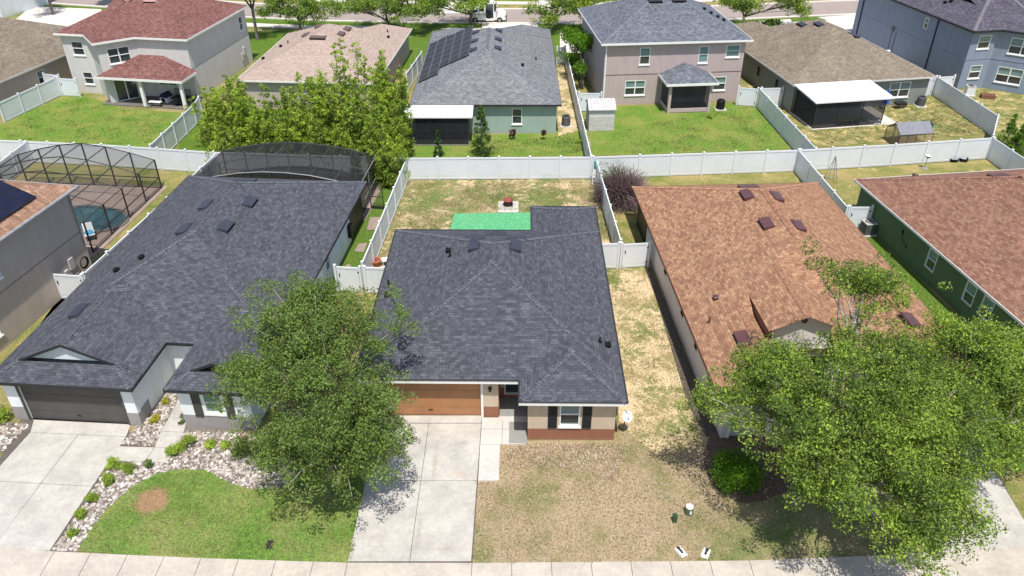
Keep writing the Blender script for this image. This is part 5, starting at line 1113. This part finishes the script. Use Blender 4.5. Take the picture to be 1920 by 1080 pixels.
bush('dark spiky agave shrub beside the street tree above the tan roof', 1448, 58, 1.2, 1.3, 133, ['leaf_dark', 'pine_dark', 'leaf_mid'], n=26, cnt=40, leaf=.4)
bush('dark low shrub at the foot of the street tree above the tan roof', 1412, 56, 1.0, 1.0, 134, ['leaf_dark', 'pine_dark', 'leaf_mid'], n=18, cnt=40, leaf=.3)
bush('small weed patch at the right corner of the sandy back yard', 1140, 360, .5, .3, 135, YG, n=10, cnt=30); bush('little green bush at the corner of the mint house lawn', 1083, 268, .35, .4, 136, YG, n=10, cnt=30)
bush('green bush beside the mauve porch', 1329, 222, .35, .4, 137, YG, n=10, cnt=30)
for i, px in enumerate((1798, 1812, 1828, 1845)): bush('yellow green seedling ' + ['farthest along', 'second along', 'third along', 'nearest on'] [i] + ' the fence beside the tan house yard', px, 208 + i * 11, .3, .4, 138 + i, YG, n=7, cnt=25, group='seedlings along the fence')
# leafless bush
t = thing('bare_bush', 'big purplish leafless bush beside the right fence of the sandy yard', 'bush', (*at(1165, 378), 0)); rs = np.random.RandomState(5); b = MB()
for k in range(3000):
    a = rs.uniform(0, 6.28); e = rs.uniform(.1, 1.35); L = rs.uniform(1.2, 2.6); p = Vector((rs.uniform(-.4, .4), rs.uniform(-.4, .4), rs.uniform(0, .5))); pts = [p]
    d = Vector((math.cos(a) * math.cos(e), math.sin(a) * math.cos(e), math.sin(e)))
    for q in range(4): d = (d + Vector((rs.uniform(-.45, .45), rs.uniform(-.45, .45), rs.uniform(-.5, .25)))).normalized(); pts.append(pts[-1] + d * L / 4)
    b.tube(pts, [.028, .024, .02, .016, .011], 3, cap=False)
b.build('branches', 'twig', t); C = [(rs.uniform(-1.5, .3), rs.uniform(-.2, 1.3), rs.uniform(1.4, 2.6), .4, 60, 0) for k in range(16)]; leafmesh('foliage', C, t, ['twig_leaf', 'leaf_dark', 'leaf_mid'], .09, 5)

def tufts(name, polys, n, mats, hgt, seed, holes=(), world=False):
    rs = np.random.RandomState(seed); P = [[at(*p) for p in q] for q in polys]; Hh = [[at(*p) for p in q] for q in holes]
    allp = [p for q in P for p in q]; x0, x1 = min(p[0] for p in allp), max(p[0] for p in allp); y0, y1 = min(p[1] for p in allp), max(p[1] for p in allp)
    cl = rs.uniform([x0, y0], [x1, y1], size=(max(4, n // 60), 2)); b = MB(); k = t = 0
    while k < n and t < n * 12:
        t += 1
        if rs.rand() < .65: c = cl[rs.randint(len(cl))]; x, y = c[0] + rs.normal() * .35, c[1] + rs.normal() * .3
        else: x, y = rs.uniform(x0, x1), rs.uniform(y0, y1)
        if not any(inpoly(x, y, q) for q in P) or any(inpoly(x, y, q) for q in Hh): continue
        k += 1; m = rs.choice(len(mats), p=[.5, .3, .2]); a = rs.uniform(0, 6.28); h_ = hgt * rs.uniform(.4, 1.3); w = hgt * rs.uniform(.12, .35); l = h_ * rs.uniform(.2, 1.2); ca, sa = math.cos(a), math.sin(a)
        b.poly([(x - w * ca, y - w * sa, .03), (x + w * ca, y + w * sa, .03), (x + w * .4 * ca - l * sa, y + w * .4 * sa + l * ca, .03 + h_), (x - w * .4 * ca - l * sa, y - w * .4 * sa + l * ca, .03 + h_)], m)
    return struct(b.build(name, mats), 'stuff')
plain('straw', (.44, .34, .21), .9, .3, 3); plain('straw_dark', (.27, .20, .125), .9, .3, 3); plain('blade_green', (.13, .19, .04), .8, .3, 3); plain('blade_bright', (.20, .29, .05), .8, .3, 3); plain('blade_dry', (.28, .25, .10), .9, .3, 3)
tufts('dry_grass', [[(885, 1052), (900, 905), (940, 905), (940, 838), (1160, 830), (1310, 860), (1370, 930), (1400, 1050)]], 15000, ['straw', 'straw_dark', 'blade_green'], .055, 1)
tufts('side_grass', [[(1122, 500), (1212, 502), (1318, 800), (1310, 860), (1165, 830), (1180, 740)]], 3500, ['blade_dry', 'straw_dark', 'blade_green'], .07, 2)
tufts('wood_chips', [[(945, 845), (992, 832), (1165, 832), (1175, 860), (1150, 905), (1060, 880), (960, 880)], [(1060, 836), (1170, 836), (1175, 870), (1120, 900)]], 4200, ['chip_pale', 'straw', 'chip_brown'], .07, 9)
tufts('green_grass', [[(150, 1030), (176, 990), (210, 950), (250, 916), (297, 892), (345, 884), (390, 888), (425, 908), (470, 922), (520, 920), (580, 900), (688, 885), (655, 1050), (400, 1048)]], 14000, ['blade_green', 'blade_bright', 'blade_dry'], .06, 3, holes=[[(260, 925), (300, 920), (318, 940), (300, 965), (262, 960)]])
tufts('back_grass', [[(768, 342), (1110, 340), (1165, 470), (1128, 440), (1110, 386), (990, 396), (855, 396), (835, 425), (730, 470), (690, 500)]], 12000, ['blade_dry', 'straw_dark', 'blade_green'], .07, 4)

tufts('back_lawn_grass', [[(5, 234), (120, 184), (150, 178), (235, 207), (350, 214), (284, 274), (10, 262)]], 5000, ['blade_green', 'blade_bright', 'blade_dry'], .09, 21)
tufts('mauve_lawn_grass', [[(1115, 288), (1150, 250), (1250, 225), (1395, 200), (1420, 200), (1478, 276), (1200, 288)]], 6000, ['blade_green', 'blade_bright', 'blade_dry'], .09, 22)
tufts('mint_lawn_grass', [[(890, 290), (925, 262), (1045, 258), (1085, 240), (1098, 288)]], 2600, ['blade_green', 'blade_bright', 'blade_dry'], .10, 23)
tufts('tan_yard_grass', [[(1530, 272), (1520, 245), (1640, 236), (1690, 225), (1760, 190), (1850, 250)]], 4000, ['blade_dry', 'blade_green', 'straw'], .10, 24)
plain('edge_weed', (.16, .19, .06), .9, .3, 3)
tufts('edge_grass', [[(150, 1036), (650, 1056), (650, 1052), (150, 1031)], [(886, 1058), (1420, 1053), (1420, 1048), (886, 1053)], [(652, 1056), (693, 880), (697, 880), (657, 1056)], [(884, 1054), (892, 905), (896, 905), (888, 1054)], [(896, 903), (936, 903), (936, 906), (896, 907)], [(936, 903), (938, 838), (942, 838), (940, 906)]], 1500, ['edge_weed', 'straw_dark', 'blade_green'], .07, 25)

# ------------------------------------------------------------------ small things
def ac(label, px, py, style='round', mat='ac_grey', rz=0, world=None):
    t = thing('air_conditioner', label, 'air conditioner', (*(world or at(px, py)), 0), rz, 'outdoor air conditioners'); b = MB(); b.box(-.5, .5, -.5, .5, 0, .08); b.build('pad', 'new_concrete', t); b = MB()
    if style == 'round':
        b.lathe(0, 0, [(.36, .08), (.37, .1), (.37, .85), (.34, .9), (.1, .92)], 20)
        for k in range(28): a = k * 2 * math.pi / 28; b.rbox(.375 * math.cos(a), .375 * math.sin(a), .12, .84, .02, .02, a)
    else:
        b.box(-.38, .38, -.38, .38, .08, .85)
        for z in np.arange(.16, .8, .055): b.box(-.392, .392, -.392, .392, z, z + .02)
    b.build('body', mat, t); b = MB(); b.lathe(0, 0, [(.27, .93), (.29, .95), (.25, .955)], 18)
    for k in range(4): a = k * math.pi / 4; b.rbox(0, 0, .935, .95, .52, .015, a)
    b.lathe(0, 0, [(.07, .93), (.07, .97), (.005, .975)], 10); b.build('fan_grille', 'black_metal', t)
    if style != 'round': b = MB(); b.box(-.40, .40, -.40, .40, .851, .90); b.build('lid', 'ac_beige', t)
ac('round dark air conditioner between mauve porch and white gate', 1350, 205, 'round', 'black_metal'); ac('round dark air conditioner behind the tan house beside the white gate', 1725, 199, 'round', 'ac_grey'); ac('round grey air conditioner beside the mint house corner', 1061, 236, 'round', 'ac_grey')
ac('light square air conditioner against the dark green wall', 1625, 438, 'square', 'ac_grey', R(8)); ac('second square air conditioner tight behind the light one at the dark green wall', 1640, 425, 'square', 'ac_beige', R(8), world=(at(1625, 438)[0] + .55, at(1625, 438)[1] + .95)); ac('white topped air conditioner behind the fence at the blue house', 1816, 178, 'square', 'white_plastic', R(-10))

t = thing('garden_shed', 'small grey plastic garden shed with ribbed roof beside the long fence', 'shed', (*at(1127, 246), 0), R(3)); b = MB(); b.box(-1.1, 1.1, 0, 2.0, 0, 2.0)
for k in range(11): b.box(-1.1, 1.1, -.02, 0, .06 + k * .12, .14 + k * .12)
b.poly([(-1.1, 0.0, 2.0), (-1.1, 2.0, 2.0), (-1.1, 1.0, 2.5)][::-1]); b.poly([(1.1, 0, 2.0), (1.1, 2.0, 2.0), (1.1, 1.0, 2.5)]); b.build('body', 'shed_wall', t)
b = MB()
for s in (0, 1):
    for k in range(8):
        x0 = -1.2 + k * .3; y0, y1 = ((-.15, 1.0) if s == 0 else (2.15, 1.0)); q = [(x0, y0, 1.93), (x0 + .27, y0, 1.93), (x0 + .27, y1, 2.56), (x0, y1, 2.56)]; b.hexa([*q, *[(a, c, d + .05) for a, c, d in q]])
    b.hexa([(-1.2, y0, 1.91), (1.2, y0, 1.91), (1.2, y1, 2.54), (-1.2, y1, 2.54), (-1.2, y0, 1.94), (1.2, y0, 1.94), (1.2, y1, 2.57), (-1.2, y1, 2.57)])
b.build('roof', 'shed_roof', t); b = MB(); b.box(-1.125, -1.105, .7, 1.6, .1, 1.5); b.build('door', 'ac_beige', t)
t = thing('greenhouse', 'small gabled greenhouse with dark frame behind the white fence', 'greenhouse', (*at(1700, 268), 0), R(8)); b = MB(); Lx, Wy, hw, hr = 1.5, 1.0, 1.15, 1.85
for x in (-Lx, -.5 * Lx, 0, .5 * Lx, Lx):
    for y in (-Wy, Wy): b.tube([(x, y, 0), (x, y, hw), (x, 0, hr)], .035, 4)
for y, z in ((-Wy, hw), (Wy, hw), (0, hr)): b.tube([(-Lx, y, z), (Lx, y, z)], .035, 4)
b.build('frame', 'bronze_frame', t); b = MB(); b.poly([(-Lx, -Wy, hw + .04), (Lx, -Wy, hw + .04), (Lx, 0, hr + .04), (-Lx, 0, hr + .04)]); b.poly([(Lx, Wy, hw + .04), (-Lx, Wy, hw + .04), (-Lx, 0, hr + .04), (Lx, 0, hr + .04)]); b.build('roof', 'polycarbonate', t)
b = MB(); b.poly([(-Lx, -Wy, 0), (-Lx, Wy, 0), (-Lx, Wy, hw), (-Lx, 0, hr), (-Lx, -Wy, hw)][::-1]); b.poly([(-Lx, -Wy, 0), (Lx, -Wy, 0), (Lx, -Wy, hw), (-Lx, -Wy, hw)]); b.build('wall', 'greenhouse_film', t)
t = thing('planter_tub', 'dark tub overgrown with plants behind the greenhouse', 'planter', (*at(1735, 243), 0)); b = MB(); b.lathe(0, 0, [(.5, 0), (.62, .5), (.55, .52)], 14); b.build('tub', 'teal_plastic', t); C = [(rs.uniform(-.3, .3), rs.uniform(-.3, .3), .6, .3, 50, 0) for k in range(10)]; leafmesh('plant', C, t, ['leaf_dark', 'pine_green', 'leaf_mid'], .12, 8)
t = thing('raised_bed', 'white raised planter box behind the greenhouse', 'planter', (*at(1715, 243), 0), R(8)); b = MB(); b.box(-.9, .5, -.3, .3, 0, .4); b.box(-.95, .55, -.35, .35, .4, .44); b.build('box', 'white_plastic', t)
for i, (px, py, lab) in enumerate([(1573, 236, 'leftmost'), (1584, 235, 'second'), (1593, 234, 'third'), (1604, 234, 'rightmost')]):
    t = thing('potted_plant', lab + ' dark pot with yellow green plant along the front of the tan house patio', 'potted plant', (*at(px, py), .0), 0, 'pots in front of the screened patio'); b = MB(); b.lathe(0, 0, [(.16, 0), (.24, .35), (.2, .35)], 12); b.build('pot', 'brick_dark', t); C = [(rs.uniform(-.08, .08), rs.uniform(-.08, .08), .5, .22, 40, 2) for k in range(5)]; leafmesh('plant', C, t, ['leaf_mid', 'croton_yellow', 'bamboo_bright'], .15, 9 + i)
t = thing('beach_umbrella', 'folded blue umbrella leaning at the corner of the tan house patio', 'umbrella', (*at(1656, 205), 0)); b = MB(); b.tube([(0, 0, 0), (.1, 0, 2.0)], .03); b.build('pole', 'white_plastic', t); b = MB(); b.tube([(.03, 0, .6), (.06, 0, 1.2), (.1, 0, 1.9)], [.3, .24, .06], 9); b.build('canopy', 'blue_plastic', t)
t = thing('wheelbarrow', 'black wheelbarrow lying on the grass by the tan house patio', 'wheelbarrow', (*at(1685, 203), 0), R(20)); b = MB(); b.hexa([(-.3, -.2, .3), (.3, -.2, .3), (.3, .2, .3), (-.3, .2, .3), (-.55, -.38, .62), (.5, -.38, .62), (.5, .38, .62), (-.55, .38, .62)]); b.build('tray', 'black_metal', t); b = MB()
for sy in (-.25, .25): b.tube([(.7, sy * .3, .2), (-.2, sy, .32), (-1.0, sy * 1.1, .55)], .025)
b.build('handle', 'bark_pale', t); b = MB(); b.lathe(0, 0, [(.05, -.05), (.2, -.05), (.2, .05), (.05, .05)], 14); o = b.build('wheel', 'tire', t); o.location = (.7, 0, .2); o.rotation_euler = (R(90), 0, 0)
t = thing('garden_hose', 'teal garden hose coiled beside the black wheelbarrow', 'hose', (*at(1690, 194), 0)); b = MB()
for k in range(4): b.tube([((.35 + .06 * k) * math.cos(a), (.3 + .05 * k) * math.sin(a), .04 + .05 * k) for a in np.linspace(0, 6.28, 20)], .035, 5, cap=False)
b.build('coil', 'teal_plastic', t)
t = thing('tarp', 'crumpled white tarp on the grass right of the potted plants', 'tarp', (*at(1635, 228), 0)); rr = np.random.RandomState(3); b = MB(); nx = 9
Z = [[(x * .2 - .8 + rr.uniform(-.06, .06), y * .22 - .9 + rr.uniform(-.06, .06), .04 + rr.uniform(0, .22)) for x in range(nx)] for y in range(nx)]
for y in range(nx - 1):
    for x in range(nx - 1):
        if (x - 4) ** 2 + (y - 4) ** 2 < 18: b.poly([Z[y][x], Z[y][x + 1], Z[y + 1][x + 1], Z[y + 1][x]])
b.build('cloth', 'white_plastic', t)
t = thing('storage_box', 'low dark lattice crate on the soil behind the fence at the blue house', 'crate', (*at(1851, 184), 0), R(-15)); b = MB(); b.box(-.6, .6, -.4, .4, 0, .35)
for k in range(5): b.box(-.63 + k * .28, -.55 + k * .28, -.43, .43, .35, .40)
b.build('crate', 'brown_trim', t)
# fire pit on its concrete square
t = thing('paving_square', 'square of pale concrete pavers under the fire pit in the sandy yard', 'paving', (*at(953, 388), 0)); b = MB()
for i in range(3):
    for j in range(3): b.box(-.72 + i * .49, -.72 + i * .49 + .47, -.9 + j * .58, -.9 + j * .58 + .56, 0, .05)
b.build('slabs', 'new_concrete', t)
t = thing('fire_pit', 'rusty red fire bowl on short legs in the sandy back yard', 'fire pit', (*at(953, 386), .05)); b = MB(); b.lathe(0, 0, [(.02, .30), (.25, .33), (.40, .48), (.45, .55), (.48, .55), (.42, .44), (.26, .27), (.02, .24)], 22); t.scale = (.82, .82, .82); b.build('bowl', 'rust', t)
b = MB(); b.lathe(0, 0, [(.34, .02), (.40, .24), (.36, .30)], 22); b.build('base', 'brick_dark', t)
for k in range(4): a = k * math.pi / 2 + .78; b = MB(); b.tube([(.5 * math.cos(a), .5 * math.sin(a), 0), (.42 * math.cos(a), .42 * math.sin(a), .5)], .03); b.build('leg', 'black_metal', t)
t = thing('plant_pot', 'round terracotta planter inside the left fence beside the middle house', 'planter', (*at(705, 499), 0)); b = MB(); b.lathe(0, 0, [(.22, 0), (.33, .4), (.38, .42), (.38, .5), (.30, .5), (.28, .44)], 20); b.build('pot', 'terracotta_pot', t); b = MB(); b.lathe(0, 0, [(.01, .43), (.29, .43)], 20); b.ball((.08, .02, .46), .09); b.ball((-.1, .05, .46), .07); b.build('soil', 'rust', t)
t = thing('garden_chair', 'white plastic chair behind the short fence beside the middle house', 'chair', (*at(724, 497), 0), R(-70)); b = MB(); b.box(-.25, .25, -.25, .25, .40, .44); b.build('seat', 'white_plastic', t); b = MB(); b.tube([(-.25, .25, .44), (-.22, .34, .78), (0, .36, .85), (.22, .34, .78), (.25, .25, .44)], .03); b.build('backrest', 'white_plastic', t)
for sx in (-.22, .22):
    for sy in (-.22, .22): b = MB(); b.tube([(sx, sy, 0), (sx * .9, sy * .9, .4)], .02); b.build('leg', 'white_plastic', t)
# front lawn utilities
def meter(label, px, py, a):
    t = thing('water_meter_box', label, 'meter box', (*at(px, py), 0), R(a), 'white water meter boxes'); t.scale = (.8, .8, .8); b = MB(); b.rbox(0, 0, 0, .03, .36, .62); b.rbox(0, 0, .03, .05, .33, .58, taper=.95); b.build('cover', 'white_plastic', t); b = MB(); b.rbox(0, .05, .051, .07, .11, .34); b.lathe(0, .22, [(.09, .05), (.09, .075), (.01, .08)], 10); b.build('lid', 'dark_trim', t)
meter('left of two white meter covers near the pavement, tilted left', 1277, 1035, 28); meter('right of two white meter covers near the pavement, tilted right', 1323, 1038, -28)
t = thing('utility_pedestal', 'round dark utility pedestal with white cap beside the right tree shade', 'pedestal', (*at(1291, 962), 0)); t.scale = (.85, .85, .85); b = MB(); b.lathe(0, 0, [(.22, 0), (.20, .42), (.18, .44)], 16); b.build('body', 'green_trim', t); b = MB(); b.lathe(0, 0, [(.19, .441), (.185, .50), (.10, .55), (.005, .56)], 16); b.build('cap', 'white_plastic', t); b = MB(); b.box(-.01, .09, -.235, -.21, .15, .34); b.build('label_plate', 'white_plastic', t)
t = thing('utility_box', 'small upright green utility box on the straw lawn', 'utility box', (*at(1264, 978), 0), R(8)); b = MB(); b.rbox(0, 0, 0, .40, .17, .16); b.rbox(0, 0, .401, .44, .19, .18, taper=.8); b.build('body', 'green_box', t)
t = thing('drain_cover', 'dark rectangular valve cover in the left lawn', 'cover', (*at(506, 1022), 0)); b = MB(); b.rbox(0, 0, 0, .04, .28, .42)
for k in range(5): b.rbox(0, -.16 + k * .08, .041, .05, .24, .03)
b.build('lid', 'brick_dark', t)
t = thing('garden_light', 'white and black solar lantern on a round base near the right back fence', 'lantern', (*at(1733, 316), 0)); b = MB(); b.tube([(0, 0, 0), (0, 0, .95)], .025); b.lathe(0, 0, [(.25, 0), (.24, .05), (.03, .1)], 14); b.build('pole', 'grey_metal', t); b = MB(); b.box(-.13, .13, -.13, .13, .95, 1.08); b.build('lamp', 'black_metal', t); b = MB(); b.hexa([(-.17, -.17, 1.08), (.17, -.17, 1.08), (.17, .17, 1.08), (-.17, .17, 1.08), (-.05, -.05, 1.2), (.05, -.05, 1.2), (.05, .05, 1.2), (-.05, .05, 1.2)]); b.build('cap', 'white_plastic', t)
for i, px in enumerate((1787, 1806)): t = thing('rubber_tub', ['left', 'right'][i] + ' black tub lying on the grass near the right back fence', 'tub', (*at(px, 302), 0), .3 * i, 'black tubs by the fence'); b = MB(); b.lathe(0, 0, [(.3, 0), (.42 - .08 * i, .26), (.38 - .08 * i, .27), (.28, .05), (.01, .04)], 18); b.build('tub', 'tire', t)
t = thing('trellis', 'thin grey pyramid trellis beside the corner of the rose roof house', 'trellis', (*at(1556, 340), 0)); b = MB()
for sx, sy in ((-.4, -.4), (.4, -.4), (.4, .4), (-.4, .4)): b.tube([(sx, sy, 0), (0, 0, 2.1)], .025, 4)
for z in (.5, 1.0, 1.5): w = .4 * (1 - z / 2.1); b.tube([(-w, -w, z), (w, -w, z), (w, w, z), (-w, w, z), (-w, -w, z)], .015, 4)
b.build('frame', 'grey_metal', t)
t = thing('folding_ladder', 'white folding ladder with teal cloth against the fence corner of the sandy yard', 'ladder', (*at(1114, 343), 0), R(10)); b = MB()
for sx in (-.22, .22): b.tube([(sx, -.25, 0), (sx * .6, 0, 1.75)], .035, 4); b.tube([(sx, .25, 0), (sx * .6, 0, 1.75)], .03, 4)
for k in range(5): w = .22 * (1 - .08 * k); b.box(-w, w, -.24 + .045 * k, -.17 + .045 * k, .3 * k + .25, .3 * k + .28)
b.build('frame', 'white_plastic', t); b = MB(); b.rbox(0, 0, 1.2, 1.8, .34, .16, taper=.7); b.build('cloth', 'teal_plastic', t)

# ------------------------------------------------------------------ vehicles
def wheel(parent, x, y, r, w=.2):
    b = MB(); b.lathe(0, 0, [(r * .62, -w / 2), (r * .93, -w / 2), (r, -w * .3), (r, w * .3), (r * .93, w / 2), (r * .62, w / 2)], 20); o = b.build('wheel', 'tire', parent); o.location = (x, y, r); o.rotation_euler = (R(90), 0, 0)
    b = MB(); b.lathe(0, 0, [(.02, w * .35), (r * .35, w * .42), (r * .62, w * .3), (r * .62, -w * .3), (r * .35, -w * .42), (.02, -w * .35)], 16); b.build('rim', 'grey_metal', o)
def extrude(prof, y0, y1, name, mat, parent, m2=None):
    b = MB(); n = len(prof); b.poly([(x, y0, z) for x, z in prof]); b.poly([(x, y1, z) for x, z in prof][::-1])
    for k in range(n): (xa, za), (xb, zb) = prof[k], prof[(k + 1) % n]; b.poly([(xa, y0, za), (xa, y1, za), (xb, y1, zb), (xb, y0, zb)])
    return b.build(name, mat, parent)
vx, vy = at(915, 44); t = thing('mail_van', 'boxy white mail delivery van with open side door on the far road', 'van', (vx, vy + 1.0, .012), R(0))
W2 = .95
extrude([(-2.25, .38), (-2.25, 2.35), (-2.15, 2.5), (-.35, 2.5), (-.35, .38)], -W2, W2, 'body', 'white_plastic', t)
b = MB(); b.box(-.35, .75, .2, W2, .38, 2.5); b.box(-.35, .75, -W2, .2, .30, .5); b.box(-.35, .95, -W2, .2, 2.32, 2.5); b.box(-.36, -.28, -W2, .2, .5, 2.32); b.box(.68, .76, -W2, .2, .5, 2.32); b.build('cab', 'white_plastic', t)
extrude([(.76, .38), (2.2, .38), (2.25, .6), (2.2, 1.05), (1.9, 1.18), (1.2, 1.35), (.76, 1.4)], -W2 + .03, W2 - .03, 'hood', 'white_plastic', t)
extrude([(.77, 1.41), (1.25, 1.37), (.98, 2.34), (.77, 2.38)], -W2 + .06, W2 - .06, 'windshield', 'glass_dark', t)
b = MB(); b.box(-2.28, -.36, -W2 - .012, -W2 - .002, 1.02, 1.12); b.build('side_stripe', 'grey_metal', t); b = MB(); b.box(-1.05, -.45, -W2 - .012, -W2 - .003, 1.45, 2.1); b.build('side_window', 'glass_dark', t)
b = MB(); b.poly([(-2.0, -W2 - .006, 1.3), (-1.35, -W2 - .006, 1.3), (-1.2, -W2 - .006, 1.75), (-1.55, -W2 - .006, 1.62), (-2.05, -W2 - .006, 1.8)]); b.build('emblem', 'blue_emblem', t)
b = MB(); b.box(2.2, 2.34, -W2 + .02, W2 - .02, .38, .58); b.build('bumper', 'black_metal', t); b = MB(); b.box(-2.36, -2.24, -W2 + .05, W2 - .05, .38, .55); b.build('bumper', 'red_emblem', t)
b = MB(); b.box(2.1, 2.24, -W2 + .0, -W2 + .26, .72, .92); b.build('headlight', 'glass_teal', t); b = MB(); b.box(1.05, 1.2, -W2 - .3, -W2 - .05, 1.5, 1.85); b.box(1.0, 1.05, -W2 - .1, -W2 + .1, 1.5, 1.55); b.build('mirror', 'white_plastic', t)
b = MB(); b.box(-.1, .35, -.75, -.25, .5, 1.0); b.box(-.2, -.05, -.75, -.25, 1.0, 1.6); b.build('seat', 'black_metal', t)
for x in (-1.6, 1.45):
    for y in (-W2 + .06, W2 - .06): wheel(t, x, y, .36)
def figure(name, label, loc, rz, J, mats, scale=1):
    """J: list of (joint, parent, (x,y,z), radius); one skinned body"""
    t = thing(name, label, 'person', loc, rz); me = bpy.data.meshes.new('body'); idx = {j[0]: i for i, j in enumerate(J)}
    me.from_pydata([j[2] for j in J], [(idx[j[0]], idx[j[1]]) for j in J if j[1]], []); o = bpy.data.objects.new('body', me); COL.objects.link(o)
    sk = o.modifiers.new('skin', 'SKIN'); sv = me.skin_vertices[0].data
    for i, j in enumerate(J): sv[i].radius = (j[3], j[3]); sv[i].use_root = (i == 0)
    o.modifiers.new('sub', 'SUBSURF').levels = 1; dg = bpy.context.evaluated_depsgraph_get(); m2 = bpy.data.meshes.new_from_object(o.evaluated_get(dg)); bpy.data.objects.remove(o)
    for m in mats: m2.materials.append(M[m])
    for p in m2.polygons: p.material_index = 1 if p.center.z > 1.62 - .0 or (p.center.x > .62 and p.center.z > 1.0) else 0
    o = bpy.data.objects.new('body', m2); COL.objects.link(o); o.parent = t; return t
J = [('pelvis', None, (.1, -.5, 1.08), .15), ('chest', 'pelvis', (.05, -.5, 1.42), .17), ('neck', 'chest', (.06, -.5, 1.62), .06), ('head', 'neck', (.08, -.5, 1.73), .10), ('crown', 'head', (.08, -.5, 1.84), .08),
     ('kneeL', 'pelvis', (.52, -.40, 1.08), .08), ('footL', 'kneeL', (.58, -.40, .62), .05), ('kneeR', 'pelvis', (.52, -.60, 1.08), .08), ('footR', 'kneeR', (.58, -.60, .62), .05),
     ('shL', 'chest', (.05, -.30, 1.52), .06), ('elL', 'shL', (.25, -.25, 1.3), .045), ('haL', 'elL', (.48, -.35, 1.35), .035), ('shR', 'chest', (.05, -.70, 1.52), .06), ('elR', 'shR', (.25, -.76, 1.3), .045), ('haR', 'elR', (.48, -.65, 1.35), .035)]
figure('person', 'person in navy clothing sitting in the open door of the white mail van', (vx, vy + 1.0, .012), 0, J, ['navy_cloth', 'skin'])
def car(label, loc, rz, mat):
    t = thing('parked_car', label, 'car', loc, rz, 'cars parked on the far driveways')
    extrude([(-2.2, .35), (-2.25, .75), (-1.9, .95), (-1.0, 1.0), (1.0, .98), (2.0, .85), (2.25, .65), (2.2, .35)], -.88, .88, 'body', mat, t)
    b = MB(); b.hexa([(-1.6, -.82, .96), (1.1, -.82, .96), (1.1, .82, .96), (-1.6, .82, .96), (-1.1, -.68, 1.42), (.4, -.68, 1.42), (.4, .68, 1.42), (-1.1, .68, 1.42)]); b.build('window', 'glass_dark', t)
    b = MB(); b.hexa([(-1.12, -.69, 1.41), (.42, -.69, 1.41), (.42, .69, 1.41), (-1.12, .69, 1.41), (-1.0, -.6, 1.47), (.3, -.6, 1.47), (.3, .6, 1.47), (-1.0, .6, 1.47)]); b.build('roof', mat, t)
    for x in (-1.4, 1.4):
        for y in (-.8, .8): wheel(t, x, y, .33)
    for y in (-.6, .6): b = MB(); b.box(2.16, 2.26, y - .18, y + .18, .6, .72); b.build('headlight', 'glass_teal', t)
    return t
x, y = at(1648, 66); car('dark car parked on the driveway left of the blue house', (x + .5, y + 2.2, .03), R(100), 'car_dark'); x, y = at(1483, 74); car('pale blue car parked behind the ridge of the tan roof', (x, y + 1, .03), R(95), 'car_silver_blue')
